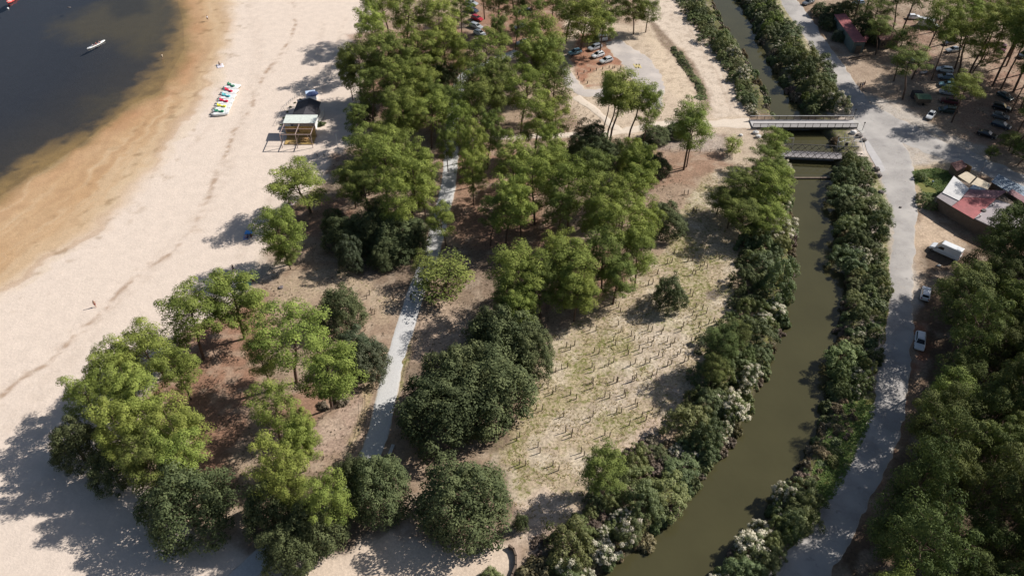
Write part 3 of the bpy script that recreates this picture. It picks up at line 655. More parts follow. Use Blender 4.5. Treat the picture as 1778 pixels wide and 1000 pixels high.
cluster([(632,275,38,14,'D'),(665,300,42,15,'P'),(700,325,42,15,'P',(716,385)),(728,290,40,14,'P'),(640,325,36,13,'D'),(680,265,34,13,'P'),(610,310,30,11,'D'),(735,330,30,12,'P'),(690,350,36,14,'P')], 'in the grove left of the path', 'pines left of the path')
tree(768, 375, 27, 10, 'P', 'small pale green pine leaning over the grey path', None, base=(775, 430))
cluster([(618,112,34,15,'D'),(650,62,42,16,'P'),(700,30,44,16,'P'),(760,38,42,16,'P'),(665,105,40,16,'D'),(722,88,44,16,'P'),(775,80,36,15,'P'),(640,155,36,14,'D'),(690,148,42,15,'P'),(735,150,36,14,'P'),
         (650,205,36,14,'D',(698,262)),(700,205,38,14,'P'),(745,200,38,13,'P'),(800,20,24,15,'P'),(670,5,36,16,'P'),(710,120,36,15,'D'),(798,95,26,13,'P'),(660,240,28,11,'P'),(640,30,26,14,'P'),(605,120,20,13,'D'),(755,175,30,12,'D'),(620,210,24,10,'D')], 'in the grove above the beach hut', 'pines of the grove above the beach hut', k_=.9)
cluster([(745,128,30,9,'O'),(775,135,24,7,'O'),(775,165,20,6,'O'),(630,190,22,6,'O')], 'hidden among the pines above the beach hut', 'oaks among the pines above the beach hut')
cluster([(835,105,44,15,'P'),(938,68,44,16,'P'),(955,105,40,15,'P'),(860,145,44,15,'D'),(905,165,44,15,'P'),(960,150,34,14,'D'),(842,185,40,14,'D'),(800,220,32,14,'P'),(930,215,40,14,'P'),
         (965,215,30,13,'P'),(820,260,34,14,'P'),(845,235,32,13,'D'),(790,185,30,13,'D'),(915,115,36,14,'P'),(825,145,32,14,'D'),(870,60,26,12,'D'),(895,40,26,12,'D'),(820,300,28,12,'P'),(775,250,22,11,'D'),(945,255,34,13,'P')],
        'between path and upper car park', 'pines below the upper car park', k_=.88)
cluster([(868,325,42,15,'P',(878,425)),(930,320,42,15,'P'),(990,330,44,15,'P'),(1030,300,40,15,'D'),(1060,350,48,15,'P'),(1108,300,40,15,'P'),(960,290,38,14,'P'),(895,290,38,14,'P'),(1085,405,50,15,'P'),
         (1110,440,40,12,'P'),(1050,445,42,13,'D'),(850,370,30,12,'D'),(1035,375,42,14,'P'),(1085,340,40,14,'P'),(1120,395,32,12,'P'),(1070,480,34,10,'D'),(905,350,30,13,'P'),(1090,280,28,13,'P'),(970,370,30,12,'D')],
        'in the dense central grove', 'pines of the central grove', k_=.97)
cluster([(898,485,52,14,'P'),(985,470,50,14,'P'),(940,500,36,11,'D'),(1000,510,32,10,'P'),(905,540,34,10,'P'),(960,445,34,12,'P'),(875,520,28,10,'D')], 'at the near end of the central grove', 'pines at the near end of the central grove')
cluster([(1098,175,40,17,'T',(1058,250)),(1065,165,34,17,'T',(1052,250)),(1112,205,34,15,'T',(1090,248)),(1035,165,22,16,'T',(1045,245)),(1125,190,24,14,'P')], 'beside the footpath below the car park', 'tall pines beside the footpath')
cluster([(1025,235,28,8,'O'),(1040,262,30,7,'O'),(1005,262,26,7,'O'),(1075,268,30,6,'O'),(1115,272,28,6,'O'),(1140,285,22,5,'O'),(1140,232,24,3.5,'O'),(1175,226,22,2.6,'O')], 'in the shade beside the pale footpath', 'dark oaks beside the footpath')
tree(1203, 207, 36, 16, 'T', 'single tall pine with bare grey trunk near the bridge end of the footpath', None, base=(1187, 295))
tree(1228, 235, 26, 12.5, 'P', 'low right hand crown growing beside the single tall pine', None, base=(1192, 290))
tree(1270, 253, 18, 3.6, 'Y', 'small round green sapling on the sandy ground beside the bridge', None)
cluster([(1153,378,36,7,'O'),(1167,492,31,6.5,'O',(1160,530))], 'standing alone on the stake field', 'lone oaks on the stake field')
cluster([(1345,245,27,9,'P'),(1322,275,30,9,'D'),(1290,335,36,9,'D'),(1330,330,40,10,'P'),(1300,375,36,9,'D'),(1345,300,28,8,'D'),(1250,345,26,6,'D'),(1270,365,28,7,'D'),(1335,370,34,8,'P'),(1250,605,36,9,'W'),(1280,585,28,9,'W'),(1240,640,24,7,'W'),(1045,808,38,9.5,'D')],
        'on the field bank of the canal', 'trees on the field bank of the canal', 'from the footbridge')
# north and north-east
cluster([(1012,28,42,16,'P'),(985,15,32,15,'P'),(1045,50,28,12,'P'),(1050,10,30,15,'D')], 'beyond the parked silver cars', 'pines beyond the silver cars')
cluster([(1100,18,26,14,'D',(1100,60)),(1125,22,22,9,'D'),(865,5,26,14,'D'),(900,-10,30,14,'U'),(930,10,26,14,'D'),(840,-20,26,14,'D'),(960,-10,26,14,'D')], 'along the top edge above the car park', 'pines above the car park')
cluster([(1613,40,30,21,'T',(1583,138)),(1560,12,26,17,'U',(1548,62)),(1590,110,34,13,'U'),(1575,75,20,14,'U'),(1665,20,32,20,'T',(1648,75)),(1690,40,30,17,'T'),(1715,50,32,18,'T'),(1750,55,34,20,'T',(1723,150)),
         (1770,80,30,20,'T',(1738,155)),(1685,125,40,14,'T',(1660,140)),(1645,108,20,19,'U',(1617,140)),(1700,150,26,12,'T',(1652,213)),(1704,90,26,9,'D'),(1498,5,26,14,'U',(1500,32)),(1525,15,28,13,'U'),(1535,50,22,10,'U'),
         (1780,130,22,18,'U',(1755,195)),(1785,30,30,18,'T'),(1820,100,30,18,'U'),(1840,60,30,18,'T'),(1830,170,30,18,'U'),(1850,230,34,18,'U'),(1800,215,26,17,'U',(1772,190)),(1860,140,34,18,'U'),(1900,55,42,20,'U'),(1880,112,40,19,'U'),(1918,100,42,20,'U'),(1862,80,38,19,'U'),(1945,125,42,19,'U'),(1805,62,36,20,'U'),(1792,5,34,20,'U'),(1735,30,26,17,'T'),(1700,5,28,18,'T'),(1762,8,32,18,'T'),(1890,90,34,19,'U'),(1880,190,36,19,'U'),(1930,160,36,19,'U'),(1810,140,30,18,'U'),(1850,30,34,19,'U'),(1800,180,30,17,'U'),(1590,-15,28,18,'U'),(1650,-25,28,18,'U'),(1500,-25,26,14,'U')],  # pines beyond the right frame edge are unseen, added to shade the cars
        'over the right hand sandy car park', 'pines over the right hand car park', 'from the left', k_=1.06)
cluster([(1450,22,24,5,'O'),(1425,15,16,3.5,'O'),(1475,12,22,6,'O'),(1440,42,14,3,'O'),(1458,62,12,2.6,'G'),(1435,32,12,3,'G'),(1500,40,22,7,'O'),(1515,55,18,6,'O')], 'around the long red roofed shed', 'shrubby oaks around the shed')
cluster([(1760,245,26,4,'D'),(1778,265,26,5,'D'),(1725,262,14,3,'D')], 'at the shady right edge of the junction', 'shrubby pines at the junction')
# the wood on the right
woods = []; rw = random.Random(5)
edge = [(395,1712),(430,1690),(470,1672),(520,1645),(570,1640),(620,1650),(680,1632),(740,1612),(800,1590),(860,1575),(920,1562),(980,1545),(1060,1510)]
cand = []
for _ in range(5000):
    y_ = rw.uniform(395, 1120); ex = np.interp(y_, [e[0] for e in edge], [e[1] for e in edge]); x_ = rw.uniform(ex+(34 if y_ < 690 else 12), 2080) if rw.random() < .7 else rw.uniform(ex+(34 if y_ < 690 else 12), ex+70)
    H_ = rw.choice([rw.uniform(12, 16), rw.uniform(16, 21)]); b_ = g(x_, y_, H_*.7)
    if all((b_[0]-c[0])**2+(b_[1]-c[1])**2 > 5.1**2 for c in cand): cand.append(b_); woods.append((x_, y_, rw.uniform(46, 64)*(.62+.38*y_/1000), H_, rw.choice('WWWWWD')))
cluster(woods, 'in the wood right of the road', 'pines of the dense wood right of the road', 'from the top')
print('woods', len(woods))
# ---------------------------------------------------------------- shrubs along the canal and verges
m_reed = None
bush_v = []   # (foliage, foliage_grey)
for i in range(5):
    V_, F_, T_, _ = make_bush(500+i, H=2.8+.3*(i % 3), R=2.4+.15*i)
    bush_v.append([mesh_np('foliage', V_, F_, m_, tint=T_) for m_ in (m_bush, m_bushg, m_oak, m_pined)])
flow_v = []
for i in range(5):
    V_, F_, T_, B_ = make_bush(520+i, H=2.8, R=2.3, blossom=(.35, .6, .85, .5, .75)[i], n=38)
    flow_v.append((mesh_np('foliage', V_, F_, (m_bushg, m_bush)[i % 2], tint=T_), mesh_np('blossom', B_[0], B_[1], m_blos, tint=B_[2])))
reed_v = []
for i in range(3):
    V_, F_, T_, _ = make_bush(540+i, H=1.3, R=1.8, n=22, nper=50, leaf=.42, spiky=True)
    reed_v.append([mesh_np('foliage', V_, F_, m_, tint=T_) for m_ in (m_brown, m_dry, m_bushg)])
def bush(cx, cy, rp, kind, label, group, name='shrub', cat='shrub', hs=1.0, rot=None):
    x_, y_ = g(cx, cy, .9); rm = rp/ppm(x_, y_, 1); z = max(float(height(np.array([x_]), np.array([y_]))[0]), WZ-.1)-.08
    s_ = rm/2.5; sc = (s_, s_, s_*hs); rz = random.random()*6.28 if rot is None else rot
    if kind == 'F':
        f_, b_ = random.choice(flow_v); e = thing('flowering_shrub', label, 'flowering shrub', (x_, y_, z), rz, group, sc); link('foliage', f_, e); link('blossom', b_, e)
    else:
        if kind in 'RHW': me = random.choice(reed_v)[{'R': 0, 'H': 1, 'W': 2}[kind]]
        else: me = random.choice(bush_v)[{'B': 0, 'G': 1, 'O': 2, 'D': 3}[kind]]
        e = tag(link(name, me, None, (x_, y_, z), rz, sc), label, cat, group)
    return e
NAMEK = {'B': ('green', 'shrub', 'shrub'), 'G': ('greyish', 'shrub', 'shrub'), 'O': ('dark', 'shrub', 'shrub'), 'D': ('deep green', 'shrub', 'shrub'), 'F': ('white flowered', 'flowering_shrub', 'shrub'),
         'R': ('brown', 'reed_clump', 'reed clump'), 'H': ('dry brown', 'heather_bush', 'heather'), 'W': ('pale green', 'grass_clump', 'grass clump')}
def fill(left, right, kinds, phrase, group, rmin, rmax, space, seed, y0=None, y1=None, hs=1.0, edgek=None, order='counted from the top of the photo', n=4000):
    """scatter shrubs between two pixel outlines (left, right as (y,x) lists)"""
    rr = random.Random(seed); out = []; y0 = y0 if y0 is not None else left[0][0]; y1 = y1 if y1 is not None else left[-1][0]
    for _ in range(n):
        y_ = rr.uniform(y0, y1); a_ = np.interp(y_, [p[0] for p in left], [p[1] for p in left]); b_ = np.interp(y_, [p[0] for p in right], [p[1] for p in right])
        if b_ <= a_: continue
        t = rr.random(); x_ = a_+(b_-a_)*t; p = g(x_, y_, .9); rad = rmin*.62+(rmax*1.12-rmin*.62)*rr.random()**1.2
        if all((p[0]-q[0])**2+(p[1]-q[1])**2 > (space*(rad+q[2]))**2 for q in out):
            k = rr.choice(kinds)
            if edgek and edgek[0](t) and rr.random() < edgek[2]: k = edgek[1]
            out.append((p[0], p[1], rad, x_, y_, k))
    out.sort(key=lambda q: q[4]); cnt = {}
    for p in out:
        k = p[5]; cnt[k] = cnt.get(k, 0)+1; a_, nm, ct = NAMEK[k]
        bush(p[3], p[4], p[2]*ppm(p[0], p[1], 1), k, '%s %s %s %s, from the top' % (nth(cnt[k]), a_, ct, phrase), group, nm, ct, hs*rr.uniform(.6, 1.4))
    return len(out)
tot = 0
LB = 'on the field bank of the canal'; RB = 'on the road bank of the canal'
tot += fill([(285,1345),(330,1335),(380,1305),(430,1285),(520,1278),(560,1262),(600,1250),(650,1212),(690,1195),(740,1190),(775,1180)],
            [(285,1366),(340,1362),(400,1362),(460,1358),(520,1354),(580,1338),(640,1316),(690,1285),(720,1270),(775,1250)], 'BBGGBOW', LB, 'shrubs on the field bank', 1.9, 3.1, .64, 1, hs=1.25, edgek=(lambda t: t > .66, 'F', .34))
tot += fill([(775,1100),(800,1085),(830,1075),(870,1030),(900,1005),(935,960),(1000,910)], [(775,1240),(800,1212),(830,1196),(870,1155),(900,1125),(935,1095),(1000,1010)], 'BBGBHGR', 'on the lower field bank of the canal', 'shrubs on the field bank', 1.9, 3.1, .66, 2, edgek=(lambda t: t > .45, 'F', .6))
tot += fill([(760,1110),(800,1080),(830,1075)], [(760,1190),(800,1200),(830,1180)], 'HHR', 'at the lower corner of the stake field', 'heather by the stake field', 1.2, 1.8, .6, 3)
tot += fill([(925,925),(960,925)], [(925,975),(960,1010)], 'H', 'at the bottom end of the stake field', 'heather below the stake field', 1.0, 1.5, .6, 4)
tot += fill([(272,1466),(330,1466),(400,1462),(450,1466),(500,1488),(560,1480),(620,1464),(680,1458)], [(272,1498),(330,1520),(400,1530),(450,1530),(500,1540),(560,1522),(620,1518),(680,1500)],
            'BBBOGBW', RB, 'shrubs on the road bank', 1.9, 3.1, .64, 5, hs=1.15, edgek=(lambda t: .2 < t < .8, 'F', .13))
tot += fill([(850,1362),(880,1352),(920,1320),(960,1288),(1010,1245)], [(850,1400),(880,1400),(920,1375),(960,1350),(1010,1320)], 'BGGB', 'on the lower road bank of the canal', 'shrubs on the road bank', 1.6, 2.6, .64, 6, hs=1.25, edgek=(lambda t: t < .8, 'F', .45))
tot += fill([(690,1436),(740,1428),(790,1402),(845,1372)], [(690,1490),(740,1480),(790,1455),(845,1410)], 'RRWRHB', 'on the low road bank of the canal', 'reeds on the road bank', .9, 1.6, .75, 7)
tot += fill([(-60,1272),(0,1302),(50,1332),(100,1358),(150,1390),(188,1412)], [(-60,1300),(0,1340),(50,1375),(100,1408),(150,1448),(195,1462)], 'BOOBGD', 'on the road bank beyond the footbridge', 'shrubs beyond the footbridge', 2.1, 3.1, .66, 8, hs=1.1, edgek=(lambda t: True, 'F', .1))
tot += fill([(-60,1130),(0,1182),(40,1210),(80,1240),(120,1268),(160,1285),(197,1300)], [(-60,1178),(0,1218),(40,1238),(80,1266),(120,1290),(160,1308),(197,1318)], 'BBGBG', 'on the track side beyond the footbridge', 'shrubs beyond the footbridge', 1.9, 2.9, .68, 9, edgek=(lambda t: t > .4, 'F', .35))
tot += fill([(78,1165),(110,1186),(140,1208),(165,1218)], [(78,1172),(110,1196),(140,1216),(165,1226)], 'BOB', 'in the ditch beside the sandy track', 'shrubs in the ditch', 1.0, 1.4, .62, 10, hs=.45)
for (cx, cy, r_, k, lab) in [(1600,305,10,'B','low green shrub at the left end of the grass patch by the junction'), (1612,352,15,'B','rounded green shrub at the corner of the long restaurant building'), (1600,340,9,'G','small grey shrub in front of the restaurant building'),
        (855,1000,20,'B','small round shrub on the pale sand at the bottom edge'), (668,790,9,'W','grass tuft at the left edge of the shaded path'), (590,690,20,'H','grey twiggy bush beside the diamond shaped dry patch'), (560,700,14,'H','small twiggy bush under the pine beside the dry patch'),
        (1400,560,1,'W','tiny tuft beside the canal')][:-1]:
    bush(cx, cy, r_, k, lab, None, NAMEK[k][1], NAMEK[k][2])
# clumps at the water line, where the banks would be bare
def edge_row(curve, phrase, group, seed, inset, step=2.1):
    rr = random.Random(seed); P = np.array(curve); d = np.r_[0, np.cumsum(np.hypot(*np.diff(P, axis=0).T))]; t = 0; c = {}; out = []
    while t < d[-1]:
        x = np.interp(t, d, P[:, 0])+inset+rr.uniform(-.7, .7); y = np.interp(t, d, P[:, 1])+rr.uniform(-.5, .5); t += step*rr.uniform(.6, 1.5)
        if 52 < y < 262 and abs(x) < y*.62+30: out.append((x, y))
    out.sort(key=lambda p: -p[1])
    for x, y in out:
        if any(abs(y-q) < 4.5 for q in (g(1390, 215)[1], g(1400, 262)[1])): continue
        k = rr.choice('WWRHW'); a_, nm, ct = NAMEK[k]; c[k] = c.get(k, 0)+1; s_ = rr.uniform(.45, .95)
        tag(link(nm, rr.choice(reed_v)[{'R': 0, 'H': 1, 'W': 2}[k]], None, (x, y, WZ-.05), rr.random()*6.28, (s_, s_, s_*rr.uniform(1, 1.9))), '%s %s %s %s, from the top' % (nth(c[k]), a_, ct, phrase), ct, group)
edge_row(canal_L, 'at the field side water line', 'clumps at the field side water line', 31, -.6)
edge_row(canal_R, 'at the road side water line', 'clumps at the road side water line', 33, .6, 2.6)
# ---------------------------------------------------------------- ground cover nobody could count
def cover(name, label, polys, n, size, m_, seed, blades=4, hgt=.25):
    rng = np.random.default_rng(seed); pts = []
    for pl, share in polys:
        P = np.array(gl(pl)); k = int(n*share); a = rng.uniform(P[:, 0].min(), P[:, 0].max(), k*4); b = rng.uniform(P[:, 1].min(), P[:, 1].max(), k*4)
        ok = inside(a, b, [tuple(p) for p in P]) & (fbm(a, b, 3.5, seed) > .46) & (seg_dist(a, b, PATHW) > 2.3) & (seg_dist(a, b, PATHF) > 1.7); pts.append(np.stack([a[ok], b[ok]], 1)[:k])
    P = np.concatenate(pts); m = len(P); c = np.repeat(np.c_[P, np.zeros(m)], blades, 0); s_ = np.repeat(size*(.5+rng.random(m)), blades)
    az = rng.random(m*blades)*6.28; t = np.stack([np.cos(az), np.sin(az), hgt/size*(.6+.8*rng.random(m*blades))], 1); t /= np.linalg.norm(t, axis=1)[:, None]
    b = np.stack([-np.sin(az), np.cos(az), np.zeros(m*blades)], 1); L = s_[:, None]
    V = np.stack([c, c+t*L*.5+b*L*.2, c+t*L, c+t*L*.5-b*L*.2], 1).reshape(-1, 3); V[:, 2] += .01
    o = link(name, mesh_np(name, V, np.arange(len(V)).reshape(-1, 4), m_, tint=np.clip(rng.normal(.5, .3, m*blades), 0, 1))); tag(o, label, 'ground cover', kind='stuff')
PATHW = gl([(445,975),(490,945),(545,905),(600,855),(640,800),(655,765),(665,720),(673,680),(687,620),(705,565),(718,520),(738,470),(755,420),(766,370),(778,330),(782,290),(784,250),(787,210),(793,160),(805,130),(850,110)]); PATHF = gl([(1306,214),(1130,219),(1075,230),(980,234),(880,238),(770,245)])
m_tuft = leaf_mat('dry_grass', (.20, .17, .07), (.42, .35, .20), .25); m_verge = leaf_mat('verge_blades', (.10, .15, .03), (.24, .29, .09), .3); m_litter = leaf_mat('dead_litter', (.07, .045, .03), (.22, .14, .09), .1)
field = [(960,585),(1030,540),(1080,500),(1140,440),(1180,400),(1190,350),(1230,300),(1290,280),(1330,300),(1290,420),(1285,500),(1275,560),(1230,660),(1190,720),(1120,770),(1050,830),(1000,900),(930,950),(900,935),(890,880),(850,800),(880,760),(920,690)]
cover('grass_tufts', 'small green and straw coloured tufts scattered over the stake field', [(field, 1.0)], 9000, .18, m_tuft, 41, 4, .12)
grove = [(640,60),(980,30),(1000,170),(1160,270),(1200,330),(1140,450),(1000,540),(900,600),(700,760),(660,900),(420,900),(380,780),(300,700),(440,520),(520,350),(620,240)]
cover('forest_litter', 'dead needles, twigs and low dry plants under the pines', [(grove, .8), ([(1560,10),(1778,10),(1778,260),(1700,240),(1600,150)], .2)], 14000, .22, m_litter, 43, 4, .12)
cover('verge_grass', 'green grass along the canal verge and in the patch by the junction', [([(1584,298),(1625,292),(1660,300),(1650,330),(1610,345),(1590,320)], .2), ([(1530,690),(1500,760),(1462,840),(1400,930),(1340,960),(1400,850),(1440,740),(1480,660)], .5), ([(1508,290),(1538,330),(1542,430),(1548,500),(1530,600),(1518,560),(1530,480),(1522,400)], .3)], 12000, .26, m_verge, 47, 5, .16)
print('bushes', tot)
# ---------------------------------------------------------------- materials for built things
m_conc = mat('concrete', (.42, .40, .37), .85, var=.15, vscale=1.2, col2=(.30, .28, .25), bump=.4)
m_deckb = mat('bridge_deck', (.43, .41, .40), .85, var=.08, vscale=.8)
m_wood = mat('weathered_wood', (.13, .095, .07), .85, var=.25, vscale=3)
m_woodl = mat('warm_wood', (.42, .25, .11), .75, var=.2, vscale=2)
m_ochre = mat('ochre_boards', (.40, .27, .10), .8, var=.2, vscale=1.5)
m_steel = mat('dark_steel', (.07, .065, .06), .6, .3, var=.2, vscale=3, col2=(.16, .09, .06))
m_galv = mat('pale_steel', (.50, .49, .48), .5, .5, var=.15)
m_red = mat('red_sheet_roof', (.37, .12, .12), .65, var=.2, vscale=.7, col2=(.27, .13, .12))
m_purp = mat('dull_red_roof', (.22, .11, .12), .7, var=.25, vscale=1, col2=(.30, .22, .21))
m_tile = mat('old_tiles', (.20, .10, .085), .8, var=.3, vscale=1.2, col2=(.28, .19, .16), bump=.6, bscale=4)
m_greyr = mat('grey_flat_roof', (.33, .29, .29), .85, var=.12, vscale=.6, col2=(.26, .24, .24))
m_whiter = mat('white_sheet_roof', (.62, .60, .58), .6, var=.08, vscale=.8, col2=(.50, .48, .45))
m_bluer = mat('bluish_sheet_roof', (.22, .27, .32), .75, 0, var=.25, vscale=1, col2=(.36, .37, .38))
m_awn = mat('cream_canvas', (.62, .52, .38), .85, var=.12, vscale=.8)
m_wallb = mat('brown_wall', (.14, .105, .08), .85, var=.2, vscale=1, col2=(.20, .16, .12))
m_teal = mat('grey_green_wall', (.13, .16, .155), .8, var=.12, vscale=1)
m_wallw = mat('whitish_wall', (.48, .46, .44), .8, var=.1)
m_black = mat('black_roofing', (.045, .042, .048), .75, var=.2, vscale=2)
m_glass = mat('dark_glass', (.015, .018, .022), .08, spec=.6, var=.05)
m_tyre = mat('tyre_rubber', (.02, .02, .02), .9)
m_rim = mat('wheel_rim', (.35, .35, .36), .35, .8)
m_lamp = mat('headlight_glass', (.65, .66, .68), .15, spec=.6)
m_tail = mat('tail_light_red', (.35, .02, .02), .25, spec=.6)
m_wht = mat('white_plastic', (.74, .74, .72), .4, var=.05)
m_line = mat('yellow_road_paint', (.55, .45, .20), .8, var=.2, vscale=4)
m_rock = mat('grey_rock', (.16, .14, .13), .9, var=.3, vscale=2, bump=.6)
m_rockw = mat('white_rock', (.62, .60, .57), .85, var=.15, vscale=2)
def plain(name, c, r=.7): return mat(name, c, r, var=.1, vscale=3)

# ---------------------------------------------------------------- vehicles
PAINT = {}
def paint(name, c):
    if name not in PAINT: PAINT[name] = mat('car_paint_'+name, c, .32, .15 if name not in ('white',) else 0, var=.04, vscale=.6, coat=.6, spec=.5)
    return PAINT[name]
COL = {'white': (.70, .71, .72), 'silver': (.40, .42, .44), 'pale_silver': (.58, .60, .61), 'dark_blue': (.035, .05, .075), 'dark_green': (.02, .045, .045), 'black': (.015, .016, .02), 'red': (.45, .012, .025),
       'teal': (.16, .30, .36), 'grey': (.13, .14, .155), 'blue_grey': (.20, .26, .33), 'maroon': (.11, .025, .035)}
def car_shape(L, W, H, kind):
    """stations along x (front = +x): (x, sill z, belt z, half width); cabin outline"""
    h = L/2
    if kind == 'van': st = [(-h, .45, 1.2, .93), (-h+.1, .3, 1.25, 1), (h-1.5, .3, 1.25, 1), (h-.95, .3, 1.2, 1), (h-.25, .35, .98, .95), (h, .45, .72, .80)]; cab = (-h+.04, -h+.1, h-2.0, h-1.0, .90)
    elif kind == 'sedan': st = [(-h, .45, .82, .84), (-h+.15, .3, .95, .95), (-h+1.0, .25, 1.0, 1), (0, .25, .98, 1), (h-1.3, .25, .94, 1), (h-.35, .3, .82, .94), (h, .42, .66, .76)]; cab = (-h+.55, -h+1.15, h-2.15, h-1.35, .80)
    elif kind == 'suv': st = [(-h, .5, 1.0, .88), (-h+.12, .35, 1.1, .97), (-h+1.0, .3, 1.12, 1), (0, .3, 1.1, 1), (h-1.2, .3, 1.06, 1), (h-.3, .35, .95, .95), (h, .48, .75, .80)]; cab = (-h+.08, -h+.35, h-1.95, h-1.2, .84)
    else: st = [(-h, .45, .88, .86), (-h+.12, .3, .98, .96), (-h+.9, .25, 1.0, 1), (0, .25, .98, 1), (h-1.15, .25, .95, 1), (h-.3, .3, .83, .94), (h, .42, .68, .78)]; cab = (-h+.08, -h+.5, h-1.95, h-1.1, .82)
    return st, cab
CARC = {}
def car_meshes(style):
    if style in CARC: return CARC[style]
    L, W, H, kind = {'hatch': (4.1, 1.76, 1.5, 'hatch'), 'small': (3.7, 1.66, 1.5, 'hatch'), 'sedan': (4.6, 1.8, 1.45, 'sedan'), 'wagon': (4.6, 1.82, 1.52, 'hatch'), 'suv': (4.5, 1.86, 1.7, 'suv'), 'van': (6.1, 2.05, 2.6, 'van'), 'minivan': (4.9, 1.9, 1.95, 'van')}[style]
    st, (c0, c1, c2, c3, rw) = car_shape(L, W, H, kind); w2 = W/2; mb = MB(); V = []; ring = 10
    for x, zs, zb, k in st:
        w_ = w2*k; zm = (zs+zb)/2
        V += [(x, -w_*.9, zs), (x, -w_, zs+.12), (x, -w_*1.0, zm), (x, -w_*.985, zb-.12), (x, -w_*.90, zb), (x, w_*.90, zb), (x, w_*.985, zb-.12), (x, w_*1.0, zm), (x, w_, zs+.12), (x, w_*.9, zs)]
    F = [(i*ring+j, i*ring+(j+1) % ring, (i+1)*ring+(j+1) % ring, (i+1)*ring+j) for i in range(len(st)-1) for j in range(ring)]
    F += [tuple(range(ring))[::-1], tuple((len(st)-1)*ring+j for j in range(ring))]; mb.add(V, F)
    zb = max(s[2] for s in st)-.03; b = w2*.90; t = w2*rw*.86
    def ring4(z, x0, x1, hw): return [(x0, -hw, z), (x1, -hw, z), (x1, hw, z), (x0, hw, z)]
    zt = H-.05
    cv = ring4(zb-.05, c0, c3, b)+ring4(zt, c1, c2, t)+ring4(H, c1+.22, c2-.22, t-.16)
    mb.add(cv, [(0, 1, 5, 4), (1, 2, 6, 5), (2, 3, 7, 6), (3, 0, 4, 7), (4, 5, 9, 8), (5, 6, 10, 9), (6, 7, 11, 10), (7, 4, 8, 11), (8, 9, 10, 11)])
    body = mb.mesh('body', m_wht)
    def panel(name, q, off, inset=(.10, .10, .12, .12)):
        """glass quad q (bottom-left, bottom-right, top-right, top-left) inset, set proud by off"""
        a, b_, c_, d = [Vector(v) for v in q]; n = (b_-a).cross(d-a).normalized()*off
        f = lambda u, v: (a*(1-u)+b_*u)*(1-v)+(d*(1-u)+c_*u)*v+n
        u0, u1, v0, v1 = inset[0], 1-inset[1], inset[2], 1-inset[3]
        P = [f(u0, v0), f(u1, v0), f(u1, v1), f(u0, v1)]; B = [p-n*1.6 for p in P]
        k = MB(); k.add(P+B, [(0, 1, 2, 3), (7, 6, 5, 4), (0, 4, 5, 1), (1, 5, 6, 2), (2, 6, 7, 3), (3, 7, 4, 0)]); return (name, k.mesh(name, m_glass))
    A = cv; parts = []
    parts.append(panel('windscreen', (A[1], A[2], A[6], A[5]), .015, (.06, .06, .12, .06)))
    if kind != 'van': parts.append(panel('rear_window', (A[3], A[0], A[4], A[7]), .015, (.10, .10, .28, .10)))
    if kind == 'van' and L > 5:
        fr = lambda y0, s: [(c3-.25, s*b, zb+.0), (c2-.9, s*b, zb), (c2-.85, s*(t+(b-t)*.5), zb+(zt-zb)*.55), (c2-.1, s*(t+(b-t)*.5), zb+(zt-zb)*.55)]
        q = fr(0, 1); parts.append(panel('side_window', (q[0], q[1], q[2], q[3]), .02, (.05, .05, .1, .05))); q = fr(0, -1); parts.append(panel('side_window', (q[1], q[0], q[3], q[2]), .02, (.05, .05, .1, .05)))
    else:
        parts.append(panel('side_window', (A[0], A[1], A[5], A[4]), .015, (.08, .08, .22, .10))); parts.append(panel('side_window', (A[2], A[3], A[7], A[6]), .015, (.08, .08, .22, .10)))
    wr = .33 if L < 5.5 else .36; wh = []
    for sx in (1, -1):
        for sy in (1, -1):
            cx = sx*(L/2-.80) if sx > 0 else -(L/2-.78); y = sy*(w2-.02)
            k = MB().tube((cx, y-sy*.22, wr), (cx, y+sy*.015, wr), wr, n=14); k2 = MB().tube((cx, y+sy*.016, wr), (cx, y+sy*.03, wr), wr*.62, n=12)
            wh.append((k.mesh('tyre', m_tyre), k2.mesh('rim', m_rim)))
    ex = []
    for sy in (1, -1):
        zf = st[-1][2]-.08; ex.append(('headlight', MB().box((L/2-.13, sy*w2*.66, zf), (.22, .34, .14), rz=-sy*.35).mesh('headlight', m_lamp)))
        zr = st[0][2]-.05; ex.append(('tail_light', MB().box((-L/2+.05, sy*w2*.70, zr), (.14, .26, .22)).mesh('tail_light', m_tail)))
        ex.append(('mirror', MB().box((c3-.35, sy*(w2+.09), zb+.06), (.14, .2, .13)).mesh('mirror', m_black)))
    CARC[style] = (body, parts, wh, ex); return CARC[style]
BODYC = {}
def car(front, rear, style, color, label, group=None, cat='car', name='parked_car'):
    (fx, fy), (rx_, ry_) = g(*front), g(*rear); cx, cy = (fx+rx_)/2, (fy+ry_)/2; rz = math.atan2(fy-ry_, fx-rx_)
    body, parts, wh, ex = car_meshes(style); key = (style, color)
    if key not in BODYC:
        b = body.copy(); b.materials.clear(); b.materials.append(paint(color, COL[color])); BODYC[key] = b
    e = thing(name, label, cat, (cx, cy, .02), rz, group); link('body', BODYC[key], e)
    for n_, me in parts: link(n_, me, e)
    for ty, ri in wh: w_ = link('wheel', ty, e); link('rim', ri, w_)
    for n_, me in ex: link(n_, me, e)
    return e
G1 = 'cars in the upper car park'; G2 = 'cars in the pine shaded car park'; G3 = 'dark cars at the right edge'
car((1037,113), (1067,104), 'hatch', 'pale_silver', 'pale silver car nearest the bollards, lowest of the row of silver cars', G1)
car((1023,104), (1052,94), 'hatch', 'white', 'white car between two silver ones in the upper car park', G1)
car((1018,91), (1047,81), 'wagon', 'silver', 'silver car between the white car and the open white van', G1)
